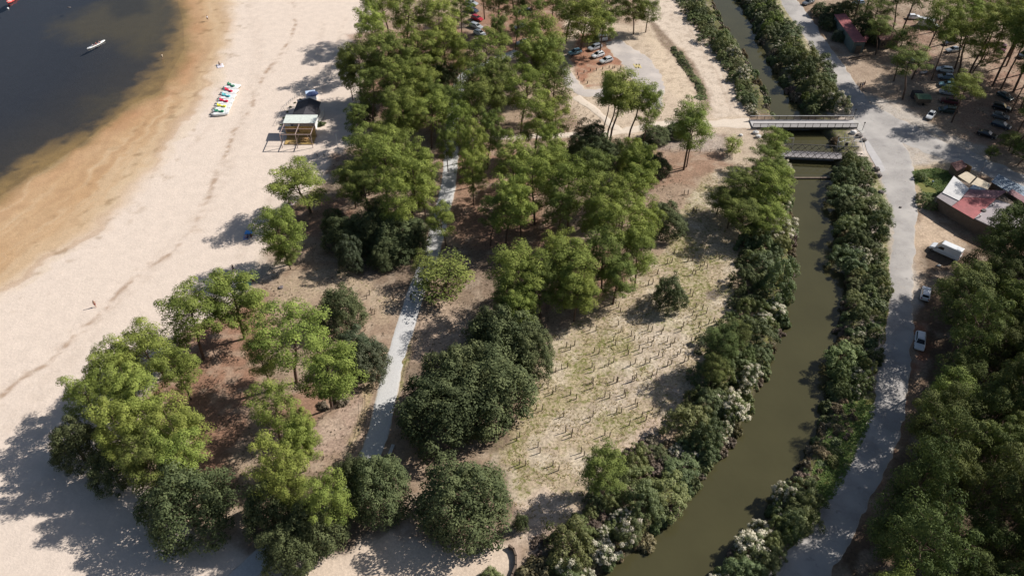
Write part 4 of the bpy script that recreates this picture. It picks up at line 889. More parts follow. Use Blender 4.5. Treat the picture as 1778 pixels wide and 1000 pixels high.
car((1022,74), (1057,70), 'minivan', 'pale_silver', 'white and grey van half under a pine, last of the silver row', G1, 'van', 'parked_van')
car((986,98), (1010,91), 'hatch', 'teal', 'pale blue car parked alone left of a pine trunk', G1)
car((846,66), (821,57), 'hatch', 'pale_silver', 'pale silver car at the near end of the row left of the dark wood', G1)
car((841,54), (813,44), 'wagon', 'silver', 'silver estate car beside the red car', G1)
car((841,40), (816,31), 'hatch', 'red', 'red car between the silver estate and the dark blue car', G1)
car((835,26), (805,16), 'wagon', 'dark_blue', 'dark blue car above the red one', G1)
car((834,13), (804,4), 'sedan', 'silver', 'silver car with a bright bonnet above the dark blue one', G1)
car((832,0), (802,-8), 'hatch', 'pale_silver', 'pale car cut by the top edge of the photo', G1)
car((897,24), (925,23), 'wagon', 'blue_grey', 'blue grey car in deep shade at the top of the photo', G1)
car((894,52), (914,48), 'hatch', 'silver', 'silver car almost hidden by pine branches', G1)
car((895,80), (920,76), 'hatch', 'silver', 'shaded silver car glimpsed between two pine crowns', G1)
car((1609,211), (1620,198), 'small', 'white', 'small white car alone on the junction in front of the dark row', G2)
car((1630,194), (1658,197), 'suv', 'dark_green', 'large dark green car behind the small white one', G2)
car((1632,177), (1661,182), 'suv', 'maroon', 'dark maroon car second in the shaded row', G2)
car((1631,162), (1659,166), 'wagon', 'silver', 'silver car third in the shaded row', G2)
car((1629,149), (1657,152), 'hatch', 'teal', 'greenish blue car under the big pine crown', G2)
car((1627,136), (1654,138), 'hatch', 'blue_grey', 'blue grey car fifth in the shaded row', G2)
car((1626,123), (1652,126), 'wagon', 'white', 'white car at the far end of the shaded row', G2)
car((1580,108), (1608,105), 'wagon', 'pale_silver', 'silver car half hidden behind a trunk left of the row', G2)
car((1628,52), (1594,44), 'van', 'white', 'long white camper van among the pines', G2, 'van', 'parked_van')
car((1599,33), (1573,33), 'hatch', 'white', 'white car beside the long camper van', G2)
car((1632,80), (1664,74), 'sedan', 'black', 'black car crossed by a leaning trunk', G2)
car((1640,92), (1668,88), 'sedan', 'silver', 'silver grey car just below the black one', G2)
car((1478,10), (1500,8), 'hatch', 'blue_grey', 'blue grey car shaded by trees behind the long shed', G2)
car((1393,11), (1412,4), 'sedan', 'grey', 'grey car beside the road at the top of the photo', G2)
car((1722,240), (1703,234), 'sedan', 'black', 'black car at the near end of the dark row', G3); 
car((1752,226), (1722,216), 'wagon', 'dark_blue', 'dark blue car second from the near end of the dark row', G3)
car((1750,209), (1722,202), 'hatch', 'grey', 'dark grey car in the middle of the dark row', G3)
car((1752,194), (1722,187), 'suv', 'black', 'black tall car fourth in the dark row', G3)
car((1756,177), (1732,164), 'sedan', 'dark_green', 'dark green car with a glinting roof at the far end of the dark row', G3)
car((1738,96), (1742,80), 'hatch', 'maroon', 'dull maroon car between pine trunks on the right', G3)
car((1766,104), (1786,94), 'suv', 'dark_blue', 'dark car cut by the right edge among the pines', G3)
car((1608,500), (1603,527), 'hatch', 'white', 'white car under the wood nearer the delivery van', 'white cars at the roadside')
car((1594,613), (1597,580), 'wagon', 'white', 'white car farther down the shaded road with dark windscreen', 'white cars at the roadside')
car((1617,431), (1662,451), 'van', 'white', 'white delivery van parked on the sand beside the road', None, 'van', 'delivery_van')

# ---------------------------------------------------------------- covered trailer and small boat in the car park
x0, y0 = g(1602, 183); e = thing('covered_trailer', 'green tarpaulin covered trailer in the shade beside the parked cars', 'trailer', (x0, y0+1.2, 0), -.05)
MB().box((0, 0, 1.35), (3.4, 3.0, 1.1)).build('box', m_wallb, e, bevel=.05)
v = [(-1.8, -1.6, 1.9), (1.8, -1.6, 1.9), (1.8, 1.6, 1.9), (-1.8, 1.6, 1.9), (-1.7, 0, 2.35), (1.7, 0, 2.35)]
MB().add(v, [(0, 1, 5, 4), (2, 3, 4, 5), (1, 2, 5), (3, 0, 4), (3, 2, 1, 0)]).build('cover', mat('green_tarpaulin', (.12, .20, .12), .7, var=.2, col2=(.20, .25, .18)), e)
for sy in (-1, 1): MB().tube((0, sy*1.35, .35), (0, sy*1.55, .35), .35, n=12).build('wheel', m_tyre, e)
MB().box((-.4, 2.9, .9), (2.6, 1.6, 1.8), rz=.1).build('rear_cabinet', m_black, e, bevel=.05)
def hull(mb, L, W, H, z=0.0, n=10, flat_=.25):
    rings = []
    for i in range(n+1):
        t = -1+2*i/n; w_ = W/2*(1-abs(t)**2.6)**.7+.02; lift = H*.35*abs(t)**3
        rings.append([(t*L/2, -w_, z+H+lift), (t*L/2, -w_*.75, z+.1+lift), (t*L/2, 0, z+lift), (t*L/2, w_*.75, z+.1+lift), (t*L/2, w_, z+H+lift), (t*L/2, w_*.8, z+H*.75+lift), (t*L/2, 0, z+H*.6+lift), (t*L/2, -w_*.8, z+H*.75+lift)])
    V_ = [p for r in rings for p in r]; F_ = [(i*8+j, i*8+(j+1) % 8, (i+1)*8+(j+1) % 8, (i+1)*8+j) for i in range(n) for j in range(8)]
    F_ += [tuple(range(8))[::-1], tuple(n*8+j for j in range(8))]; return mb.add(V_, F_)
x0, y0 = g(1603, 128); tag(hull(MB(), 2.6, 1.1, .45).build('small_boat', mat('pink_white_hull', (.55, .47, .44), .6), None, True), 'small pale upturned boat lying on sand between two pine trunks', 'boat'); bpy.data.objects['small_boat'].location = (x0, y0, .03); bpy.data.objects['small_boat'].rotation_euler = (0, 0, .35)

# ---------------------------------------------------------------- people
m_skin = plain('skin', (.42, .24, .17), .6); m_hair = plain('dark_hair', (.03, .02, .015), .8)
def skin_body(name, J, edges, parent=None):
    me = bpy.data.meshes.new(name); me.from_pydata([j[0] for j in J], edges, []); o = bpy.data.objects.new(name, me); C.objects.link(o)
    md = o.modifiers.new('s', 'SKIN'); 
    for i, j in enumerate(J):
        r = j[1]; me.skin_vertices[0].data[i].radius = (r, r); me.skin_vertices[0].data[i].use_root = (i == 0)
    md.use_smooth_shade = True; ss = o.modifiers.new('u', 'SUBSURF'); ss.levels = 1; ss.render_levels = 1
    dg = bpy.context.evaluated_depsgraph_get(); nm = bpy.data.meshes.new_from_object(o.evaluated_get(dg)); bpy.data.objects.remove(o)
    nm.materials.clear(); nm.materials.append(m_skin); return nm
def figure(pose):
    J = []; E = []
    def add(p, r, par=None):
        J.append((tuple(p), r)); 
        if par is not None: E.append((par, len(J)-1))
        return len(J)-1
    zz = .92 if pose != 'sit' else .16
    pel = add((0, 0, zz), .125); bl = add((.02, 0, zz+.22), .115, pel); ch = add((.01, 0, zz+.42), .135, bl); nk = add((0, 0, zz+.57), .055, ch); hd = add((.02, 0, zz+.66), .085, nk); ht = add((.01, 0, zz+.79), .08, hd)
    add((.09, 0, zz+.68), .018, hd)
    cap = []
    for s in (-1, 1):
        hip = add((0, s*.09, zz-.05), .09, pel)
        if pose == 'walk': kn = (.12*s, s*.10, zz-.46); an = (.12*s-.08*(s < 0)-.02, s*.10, .09); to = (an[0]+.15, s*.11, .04)
        elif pose == 'sit': kn = (.42, s*.14, zz+.16); an = (.72, s*.13, .07); to = (.84, s*.14, .10)
        else: kn = (.02, s*.10, zz-.44); an = (0, s*.10, .09); to = (.15, s*.11, .04)
        k = add(kn, .062, hip); a_ = add(an, .042, k); add(to, .035, a_)
        sh = add((0, s*.17, zz+.47), .06, ch)
        if pose == 'sit': el = (.10, s*.25, zz+.24); wr_ = (.30, s*.20, zz+.22)
        elif pose == 'walk': el = (-.08*s, s*.24, zz+.20); wr_ = (.08-.10*s, s*.25, zz-.02)
        else: el = (-.02, s*.24, zz+.20); wr_ = (.06, s*.24, zz-.04)
        e_ = add(el, .042, sh); w_ = add(wr_, .03, e_); d = (Vector(wr_)-Vector(el)).normalized(); side = Vector((1, 0, 0)) if pose != 'sit' else Vector((0, 1, 0))
        pl = add(Vector(wr_)+d*.06, .03, w_)
        for q in range(4): 
            b0 = add(Vector(wr_)+d*.10+side*(.03-.02*q), .010, pl); add(Vector(wr_)+d*(.17-.01*abs(q-1.3))+side*(.036-.024*q)-Vector((0, s*.012, 0)), .008, b0)
        t0 = add(Vector(wr_)+d*.05+side*.045, .011, w_); add(Vector(wr_)+d*.09+side*.065, .009, t0)
    return skin_body('body', J, E), zz
FIG = {p: figure(p) for p in ('stand', 'walk', 'sit')}
def person(px, py, rz, pose, top, bottom, label, z=0.0, group=None, hair=(.03, .02, .015), sc=1.0, pos=None):
    x, y = pos if pos else g(px, py); body, zz = FIG[pose]
    e = thing('person', label, 'person', (x, y, z), rz, group, (sc, sc, sc)); link('body', body, e)
    hm = m_hair; k = MB().ball((-.015, 0, zz+.76), .105, 10, 8, (1, .95, .95)); o = k.build('hair', plain('hair', hair, .8), e, True)
    if top:
        k = MB(); n = 12; R_ = [(zz+.02, .150, .175), (zz+.22, .140, .165), (zz+.42, .150, .195), (zz+.52, .10, .15), (zz+.555, .065, .075)]
        V_ = [(rx*math.cos(6.283*i/n)+.01, ry*math.sin(6.283*i/n), z_) for z_, rx, ry in R_ for i in range(n)]
        k.add(V_, [(j*n+i, j*n+(i+1) % n, (j+1)*n+(i+1) % n, (j+1)*n+i) for j in range(4) for i in range(n)]); 
        for s in (-1, 1): k.tube((0, s*.15, zz+.50), (0, s*.235, zz+.30), .075, .062, 8, False)
        k.build('shirt', plain('shirt', top), e, True)
    if bottom:
        k = MB(); n = 12; 
        if pose == 'sit':
            for s in (-1, 1): k.tube((0, s*.09, zz-.02), (.28, s*.12, zz+.11), .125, .09, 8, True)
        else:
            R_ = [(zz-.10, .155, .195), (zz+.04, .15, .18)]; k.add([(rx*math.cos(6.283*i/n), ry*math.sin(6.283*i/n), z_) for z_, rx, ry in R_ for i in range(n)], [(i, (i+1) % n, n+(i+1) % n, n+i) for i in range(n)])
            for s in (-1, 1): k.tube((0, s*.095, zz-.04), (.03*s if pose == 'walk' else .01, s*.10, zz-.34), .115, .09, 8, False)
        k.build('shorts', plain('shorts', bottom), e, True)
    return e
person(361, 36.5, 2.6, 'walk', (.62, .60, .64), (.05, .04, .04), 'person in a white top and dark shorts walking along the wet sand at the top')
person(166.5, 533, 1.9, 'walk', None, (.30, .06, .05), 'tanned person in red swimwear walking alone on the open sand', hair=(.12, .06, .03))
person(282.5, 102, 2.2, 'stand', (.60, .50, .36), (.40, .32, .22), 'person in a pale yellow shirt wading in the lake shallows', z=-.25)
person(381, 113.5, -.5, 'sit', (.10, .08, .08), (.05, .05, .06), 'dark haired person sitting on the white beach sheet above the pedal boats', z=.06)
person(431, 414, 3.0, 'sit', (.02, .03, .10), (.03, .03, .06), 'person in navy sitting in the shade beside the bright blue cloth', z=.05)
person(437, 412, 2.4, 'sit', (.10, .03, .04), (.04, .03, .05), 'person in dark red sitting at the right of the bright blue cloth', z=.05)
person(406, 471, 2.7, 'walk', (.17, .12, .15), (.04, .04, .08), 'person in dusky pink walking through the tree shadow on the beach')
person(436, 481, 2.9, 'sit', (.62, .62, .66), (.03, .03, .05), 'person in a white shirt sitting in the shade at the beach edge', z=.04)
person(433, 487, 2.2, 'sit', (.04, .04, .07), (.04, .04, .05), 'person in black sitting in front of the white shirted one', z=.04)
person(440, 489, 1.4, 'sit', (.22, .04, .06), (.04, .04, .05), 'person in dark red sitting right of the shaded picnic group', z=.04)
person(1492, 154, -1.2, 'walk', (.03, .03, .04), (.03, .03, .04), 'person in black walking on the junction beside a paler dressed one')
person(1496, 153, -1.2, 'walk', (.48, .42, .48), (.05, .04, .05), 'person in a pale pink top walking on the junction')
person(1499.5, 151, -1.2, 'walk', (.12, .05, .05), (.08, .04, .04), 'person in dark brown walking at the right of the pair on the junction')
person(502, 355, .6, 'sit', (.30, .12, .12), (.05, .03, .03), 'person in dull red sitting beside the pinkish towel under the lone pine', z=.03)

# ---------------------------------------------------------------- beach things
def cloth(px, py, w_, d_, rz, c, name, label, cat, z=.035, bump_=.05):
    n = 6; V_ = []; rr = random.Random(int(px))
    for i in range(n+1):
        for j in range(n+1): V_.append((w_*(i/n-.5)+rr.uniform(-.04, .04), d_*(j/n-.5)+rr.uniform(-.04, .04), bump_*rr.random()))
    F_ = [(i*(n+1)+j, (i+1)*(n+1)+j, (i+1)*(n+1)+j+1, i*(n+1)+j+1) for i in range(n) for j in range(n)]
    o = MB().add(V_, F_).build(name, plain(name, c, .9), None, True); x, y = g(px, py); o.location = (x, y, z); o.rotation_euler = (0, 0, rz)
    s = o.modifiers.new('thick', 'SOLIDIFY'); s.thickness = .03; tag(o, label, cat); return o
cloth(382, 115, 1.9, 2.4, .4, (.66, .62, .66), 'beach_sheet', 'rumpled white beach sheet on the sand above the pedal boats', 'beach sheet')
cloth(433, 405, 1.7, 1.3, .05, (.12, .38, .80), 'beach_cloth', 'bright blue beach cloth on the shaded sand', 'beach cloth', bump_=.18, z=.25)
cloth(427, 413, 1.0, 1.3, .2, (.30, .36, .60), 'beach_towel', 'pale blue towel left of the bright blue cloth', 'towel')
cloth(508.5, 353, 1.0, 1.8, -.5, (.72, .58, .56), 'beach_towel', 'pinkish white towel on the sand left of the lone pine trunk', 'towel')
cloth(429, 493, 1.7, 1.2, .1, (.18, .34, .30), 'picnic_mat', 'green picnic mat in the shade at the beach edge', 'picnic mat')
cloth(415, 480, .8, .9, .3, (.04, .05, .20), 'beach_bag', 'dark blue bag on the shaded sand left of the picnic group', 'bag', bump_=.35)
cloth(488, 500, .9, .8, .3, (.20, .17, .17), 'rucksack', 'grey rucksack lying on the pale ground right of the picnic group', 'rucksack', bump_=.4)
for i, (cname, c) in enumerate([('dark green', (.06, .20, .12)), ('crimson, far', (.55, .03, .07)), ('turquoise', (.12, .42, .46)), ('crimson, near', (.55, .03, .07)), ('yellow', (.66, .60, .06)), ('green, nearest', (.05, .22, .13))]):
    f = i/5; ax, ay = 391*(1-f)+368*f, 151*(1-f)+199*f; bx_, by_ = 417*(1-f)+399*f, 155.5*(1-f)+197*f
    (X0, Y0), (X1, Y1) = g(ax, ay), g(bx_, by_); lab = {'crimson, far': 'white pedal boat with a crimson seat, second from the far end of the row', 'crimson, near': 'white pedal boat with a crimson seat between the turquoise and yellow ones', 'green, nearest': 'white pedal boat with green seat at the near end of the row', 'dark green': 'white pedal boat with dark green seat at the far end of the row'}.get(cname, 'white pedal boat with a %s seat in the row on the sand' % cname)
    e = thing('pedal_boat', lab, 'pedal boat', ((X0+X1)/2, (Y0+Y1)/2, .02), math.atan2(Y1-Y0, X1-X0)+.03, 'pedal boats drawn up on the sand'); mc = plain('seat_'+cname.split(',')[0], c, .4)
    for s in (-1, 1): k = hull(MB(), 4.4, .95, .55); k.build('hull', m_wht, e, True).location = (0, s*.92, 0)
    MB().box((.1, 0, .62), (3.6, 2.6, .12)).box((1.75, 0, .66), (.9, 2.1, .18)).build('deck', m_wht, e, bevel=.05)
    MB().box((-.9, .25, .85), (.7, .8, .35)).box((-1.25, .3, 1.1), (.18, .8, .55), ry=-.25).build('seat', mc, e, bevel=.06)
    MB().box((-.25, 0, .78), (.9, .38, .22), rz=-.5).box((.55, -.3, .86), (.7, .6, .42), rz=-.3).build('pedal_cover', mc, e, bevel=.05)
    MB().tube((-.3, -.5, .66), (-.1, -.5, 1.15), .025).tube((-.1, -.62, 1.15), (-.1, -.38, 1.15), .025).build('steering_lever', m_steel, e)
X0, Y0 = g(152.5, 86.5, LZ); X1, Y1 = g(182, 72, LZ); e = thing('canoe', 'long white canoe carrying three people on the dark lake', 'canoe', ((X0+X1)/2, (Y0+Y1)/2, LZ-.1), math.atan2(Y1-Y0, X1-X0))
hull(MB(), 6.6, .85, .42, n=16).build('hull', m_wht, e, True); MB().box((-2.3, 0, .42), (1.3, .55, .06)).build('deck', mat('grey_deck', (.42, .45, .5), .5), e, bevel=.02)
ang = math.atan2(Y1-Y0, X1-X0)
for d, c_, lb in ((-1.3, (.55, .56, .6), 'person in a pale shirt paddling at the rear of the white canoe'), (.0, (.45, .08, .10), 'person in a red vest sitting in the middle of the white canoe'), (1.2, (.60, .36, .34), 'person in pink sitting at the front of the white canoe')):
    person(0, 0, ang, 'sit', c_, (.05, .04, .06), lb, z=LZ+.10, pos=((X0+X1)/2+math.cos(ang)*d, (Y0+Y1)/2+math.sin(ang)*d))
X0, Y0 = g(14, 8, LZ); X1, Y1 = g(31, -7, LZ); a_ = math.atan2(Y1-Y0, X1-X0)
e = thing('rowing_boat', 'red boat with pinkish white stern cut by the top left corner', 'boat', ((X0+X1)/2, (Y0+Y1)/2, LZ-.1), a_)
hull(MB(), 7.0, 2.3, .7, n=14).build('hull', mat('red_hull', (.55, .06, .05), .4, col2=(.6, .12, .1)), e, True); MB().box((-2.2, 0, .62), (1.5, 1.2, .08)).build('stern_deck', mat('pink_deck', (.68, .50, .46), .5), e, bevel=.03); MB().box((.4, 0, .6), (.4, 1.7, .06)).build('bench', mat('red_bench', (.5, .08, .07), .5), e)
X0, Y0 = g(14, 16, LZ); e = thing('buoy', 'small white buoy floating beside the red boat', 'buoy', (X0, Y0, LZ)); MB().ball((0, 0, .15), .32, 10, 8).build('float', m_wht, e, True); MB().tube((0, 0, .4), (0, 0, .62), .04).build('ring', m_steel, e)
x0, y0 = g(120, 13.5, LZ); tag(MB().ball((x0, y0, LZ+.02), .4, 8, 6, (1.6, .8, .35)).build('driftwood', m_rock, None, True), 'small grey lump of driftwood floating on the dark lake', 'driftwood')

# beach hut with pergola
xa, ya = g(490.6, 257); xb, _ = g(543.5, 257); HP = 3.7
yb = g(491, 215, HP)[1]; yc = g(497, 202, HP)[1]
e = thing('beach_bar', 'black roofed beach hut with a white topped wooden pergola on the sand', 'beach hut', (xa, ya, 0)); Wp = xb-xa; D1 = yb-ya; D2 = yc-ya
pg = MB(); pw = .07
for x in (0, Wp/2, Wp):
    pg.box((x, 0, HP/2), (.13, .13, HP)); pg.box((x, D1, HP/2), (.13, .13, HP)); pg.box((x, D1/2, HP), (.12, D1, .16))
    pg.tube((x, 0, HP*.45), (x+(.9 if x < Wp else -.9), 0, HP-.05), .05)
pg.box((Wp/2, 0, HP), (Wp+.2, .14, .18)); pg.box((Wp/2, D1, HP), (Wp+.2, .14, .18)); pg.box((Wp/2, D1/2, HP+.02), (Wp, .09, .12)); pg.build('pergola_frame', mat('pinkish_timber', (.36, .27, .24), .8), e)
MB().box((Wp/2, (D1+D2)/2, HP+.22), (Wp+.5, D2-D1+.2, .1), rx=.03).build('pergola_roof', mat('mint_white_sheet', (.62, .66, .60), .6, col2=(.45, .45, .40)), e)
MB().box((Wp/2, D1-.1, 1.5), (Wp-.2, .12, 3.0)).box((Wp/2, D1*.62, .14), (Wp-.3, D1*.7, .12)).build('back_wall', m_ochre, e)
MB().box((Wp*.25, D1-.2, 1.9), (Wp*.42, .1, .9)).build('serving_hatch', m_wallb, e)
hx0 = g(508, 200, 2.7)[0]-xa; hx1 = g(546, 203, 2.7)[0]-xa; hy0 = D2+.1; hy1 = g(540, 177, 2.7)[1]-ya; hxm = (hx0+hx1)/2+.3
MB().box(((hx0+hx1)/2, (hy0+hy1)/2, 1.3), (hx1-hx0-.5, hy1-hy0-.4, 2.6)).build('wall', m_wallw, e)
rf = MB(); v = [(hx0-.2, hy0-.2, 2.55), (hxm, hy0-.2, 3.7), (hx1+.2, hy0-.2, 2.55), (hx0-.2, hy1+.2, 2.55), (hxm, hy1+.2, 3.7), (hx1+.2, hy1+.2, 2.55)]; v2 = [(a, b, c-.12) for a, b, c in v]
rf.add(v+v2, [(0, 1, 4, 3), (1, 2, 5, 4), (6, 9, 10, 7), (7, 10, 11, 8), (0, 6, 7, 1), (1, 7, 8, 2), (3, 4, 10, 9), (4, 5, 11, 10), (0, 3, 9, 6), (2, 8, 11, 5)]); rf.build('roof', m_black, e)
MB().box((hx1+.65, (hy0+hy1)/2-1.2, .9), (.06, hy1-hy0-1.5, 1.8), rz=-.12).build('side_screen', m_wht, e)
MB().box((hx0-1.2, hy0+1.0, .75), (1.7, 1.7, 1.5)).build('storage_box', m_wht, e, bevel=.03)
x0, y0 = g(529, 245); t = thing('picnic_table', 'orange wooden picnic table under the beach hut pergola', 'picnic table', (x0, y0, 0), 0)
MB().box((0, 0, .75), (2.0, .8, .06)).build('tabletop', m_woodl, t)
for s in (-1, 1): MB().box((0, s*.72, .45), (2.0, .28, .05)).build('bench', m_woodl, t); 
for s in (-1, 1): MB().tube((s*.75, -.8, 0), (s*.75, .35, .74), .04).tube((s*.75, .8, 0), (s*.75, -.35, .74), .04).build('leg', m_woodl, t)
x0, y0 = g(513, 250.5); tag(MB().box((x0, y0, .15), (2.9, .35, .22), rz=.05).box((x0-1.5, y0+.1, .25), (.3, .5, .5)).build('fallen_log', m_wood, None, bevel=.06), 'dark log lying on the sand in front of the pergola', 'log')
x0, y0 = g(545, 176); t = thing('parasol', 'navy blue parasol behind the black hut roof', 'parasol', (x0, y0, 0)); MB().tube((0, 0, 0), (0, 0, 2.5), .03).build('pole', m_galv, t)
k = MB(); n = 8; k.add([(1.6*math.cos(6.283*i/n), 1.6*math.sin(6.283*i/n), 2.15) for i in range(n)]+[(0, 0, 2.65)], [(i, (i+1) % n, n) for i in range(n)]); k.build('canopy', plain('navy_canvas', (.04, .06, .14)), t)
x0, y0 = g(541, 172); tag(MB().box((x0, y0, 1.0), (2.6, 2.0, 2.0), rz=.3).build('storage_cabin', plain('pale_blue_panel', (.45, .55, .70)), None, bevel=.05), 'pale blue white cabin behind the black roofed hut', 'cabin')
bush(555, 212, 11, 'W', 'bright green plants growing along the right side of the beach hut', None, 'plant_bed', 'plant bed', 1.1)
for i, (px_, py_) in enumerate([(484,212),(489,200),(495,190),(500,181),(508,174),(518,168)]):
    bush(px_+3, py_, 3.2, 'W', '%s small planter shrub along the left side of the beach hut, counted from the front' % nth(i+1), 'planter shrubs beside the beach hut', 'shrub', 'shrub', 1.3)
P_ = gl([(481,218),(498,184),(512,172),(530,163)]); t = thing('rope_fence', 'pale post and rope fence left of the beach hut', 'fence', (P_[0][0], P_[0][1], 0)); rp = MB()
for i in range(3):
    for k_ in range(4):
        f = k_/4; ax = P_[i][0]*(1-f)+P_[i+1][0]*f-P_[0][0]; ay = P_[i][1]*(1-f)+P_[i+1][1]*f-P_[0][1]; MB().tube((ax, ay, 0), (ax, ay, 1.0), .05).build('post', m_conc, t)
    rp.tube((P_[i][0]-P_[0][0], P_[i][1]-P_[0][1], .9), (P_[i+1][0]-P_[0][0], P_[i+1][1]-P_[0][1], .9), .03)
rp.build('rope', m_conc, t)
x0, y0 = g(587, 257.5); t = thing('flag_pole', 'slim white pole standing on the sand right of the beach hut', 'pole', (x0, y0, 0)); MB().tube((0, 0, 0), (0, 0, 4.0), .075, .06).build('pole', m_wht, t); MB().box((0, 0, .05), (.4, .4, .1)).build('base', m_conc, t)
for px_, py_, lb in ((563, 272, 'short dark stump on the sand below the white pole'), (551, 272, 'tiny dark stick in the sand left of the dark stump')):
    x0, y0 = g(px_, py_); tag(MB().tube((x0, y0, 0), (x0-.1, y0, .9), .08, .05).tube((x0, y0, .4), (x0+.35, y0+.1, .7), .04).build('tree_stump', m_wood), lb, 'stump')

# ---------------------------------------------------------------- footbridge
(ax, ay), (bx_, by_) = g(1304, 215, .3), g(1484, 215, .3); Lb = bx_-ax; BW = 3.6
e = thing('footbridge', 'pale decked footbridge with dark railings crossing the canal', 'footbridge', (ax, ay, 0), math.atan2(by_-ay, bx_-ax))
MB().box((Lb/2, 0, .28), (Lb, BW, .16)).build('deck', m_deckb, e)
for s in (-1, 1):
    MB().box((Lb/2, s*(BW/2+.06), .02), (Lb, .14, .66)).build('girder', m_steel, e)
    r = MB(); y = s*(BW/2+.06)
    for z in (.52, .72, .92, 1.12, 1.3): r.box((Lb/2, y, z), (Lb, .05, .05))
    r.box((Lb/2, y, 1.44), (Lb, .16, .06)); ro = r.build('railing', m_steel if s < 0 else m_wood, e)
    if s > 0: MB().box((Lb/2, y, 1.49), (Lb, .18, .03)).build('handrail', m_galv, ro)
    for i in range(15): MB().box((Lb*i/14, y, .8), (.10, .10, 1.25)).build('post', m_wood, ro)
for x in (.4, Lb-.4): MB().box((x, 0, -.9), (1.2, BW+.6, 2.0)).build('abutment', m_conc, e)
# concrete apron and kerb east of the bridge
px_ = gl([(1478,207),(1490,210),(1503,228),(1497,233),(1484,222)]); tag(MB().prism(px_, -.02, .10).build('bridge_apron', m_conc), 'grey concrete apron at the road end of the footbridge', 'apron')
tag(MB().prism(gl([(1500,242),(1508,246),(1530,280),(1537,296),(1530,300),(1520,288),(1505,262)]), -.02, .07).build('pavement_slab', m_deckb), 'pale concrete slab between the lattice bridge and the road', 'slab')
# lattice bridge
(ax, ay), (bx_, by_) = g(1358, 271, 0), g(1494, 277, 0); L2 = math.hypot(bx_-ax, by_-ay)
e = thing('lattice_bridge', 'old dark steel lattice bridge over the canal beside the footbridge', 'bridge', (ax, ay, 0), math.atan2(by_-ay, bx_-ax))
for s, y in ((0, 0), (1, 3.0)):
    t = MB(); zt, zb_ = 1.6, -.3; n = 11
    t.box((L2/2, y, zt), (L2, .16, .12)); t.box((L2/2, y, zb_), (L2, .16, .12)); t.box((L2/2, y, (zt+zb_)/2), (L2, .04, .04))
    for i in range(n):
        xa_, xb_ = L2*i/n, L2*(i+1)/n; t.tube((xa_, y-.03, zb_), (xb_, y-.03, zt), .06, n=4); t.tube((xa_, y+.03, zt), (xb_, y+.03, zb_), .06, n=4)
    t.build('truss', m_steel, e)
MB().box((L2/2, 1.5, -.22), (L2, 2.7, .08)).build('walkway', mat('pale_boards', (.24, .22, .22), .8, var=.2), e)
for x in (.3, L2-.3): MB().box((x, 1.5, -1.1), (.9, 3.8, 1.5)).build('abutment', m_conc, e)
# lifting frame at the east end, small rail on the west side, sill across the canal
x0, y0 = g(1474, 266); t = thing('sluice_frame', 'tangle of pale steel struts at the road end of the lattice bridge', 'sluice frame', (x0, y0, 0))
s_ = MB(); rr = random.Random(3)
for i in range(6):
    a0 = (-2.4+.9*i, 2.0+rr.uniform(-.5, .5), .2); s_.tube(a0, (a0[0]+rr.uniform(-.8, .8), a0[1]+1.2, 2.6+rr.uniform(-.5, .8)), .06); s_.tube((a0[0], a0[1], 2.0), (a0[0]+1.2, a0[1]+.6, 1.2+rr.random()), .045)
s_.tube((-2.6, 2.2, .3), (3.0, 2.6, .3), .07).tube((-2.2, 2.9, 2.4), (2.7, 3.0, 2.6), .06).tube((3.0, 2.5, 2.7), (3.5, -.8, .1), .06); s_.build('strut', m_galv, t)
MB().box((0, 2.6, .9), (.6, .5, .9)).build('gearbox', m_steel, t, bevel=.05)
x0, y0 = g(1377, 252); t = thing('water_gauge', 'slim pale steel frame standing in the water between the two bridges', 'gauge', (x0, y0, -1.5)); MB().tube((0, 0, 0), (-.2, .2, 3.4), .09).build('post', m_galv, t); MB().tube((0, 0, 1.6), (-2.2, 0, 1.6), .04).build('arm', m_galv, t); MB().tube((-.2, .2, 3.3), (-2.2, .2, 3.3), .05).build('arm', m_galv, t)
(ax, ay), (bx_, by_) = g(1374, 308, -1.3), g(1456, 310, -1.3); tag(MB().box(((ax+bx_)/2, (ay+by_)/2, -1.45), (bx_-ax+2, .5, .5)).build('canal_sill', m_wallb), 'low dark sill across the canal below the lattice bridge', 'sill')
def rock(px, py, r, m_, label, name='boulder', sc=(1, .8, .6)):
    rr = random.Random(int(px*3+py)); x, y = g(px, py); k = MB().ball((x, y, r*sc[2]*.6), r, 9, 7, sc); k.v = [(a+rr.uniform(-.12, .12)*r, b+rr.uniform(-.12, .12)*r, c+rr.uniform(-.1, .1)*r) for a, b, c in k.v]
    return tag(k.build(name, m_), label, 'boulder')
for px_, py_, r, mm, lb in ((1312,232,.8,m_rockw,'white boulder at the west end of the footbridge, nearer the railing'), (1316,239,.75,m_rockw,'white boulder at the west end of the footbridge, nearer the pines'), (1286,236,.55,m_rockw,'small white stone on the sand left of the footbridge'),
    (1466,184,.9,m_rock,'dark boulder at the verge corner above the footbridge'), (1474,194,.7,m_rock,'small dark boulder beside the footbridge railing end'), (1491,238,.9,m_rock,'dark boulder between footbridge apron and steel struts'), (1499,245,.8,m_rock,'dark boulder right of the steel struts'), (1481,232,.9,m_rockw,'pale block under the road end of the footbridge'),
    (1520,296,.95,m_rock,'dark boulder at the road edge nearest the lattice bridge'), (1524,307,.95,m_rock,'second dark boulder down the road edge from the lattice bridge'), (1529,336,.8,m_rock,'third dark boulder down the road edge beside the shrubs'),
    (1563,361,.35,m_rock,'small dark stone lying on the sunlit road'), (1630,462,.4,m_rockw,'pale stone behind the delivery van at the edge of the wood')): rock(px_, py_, r, mm, lb)
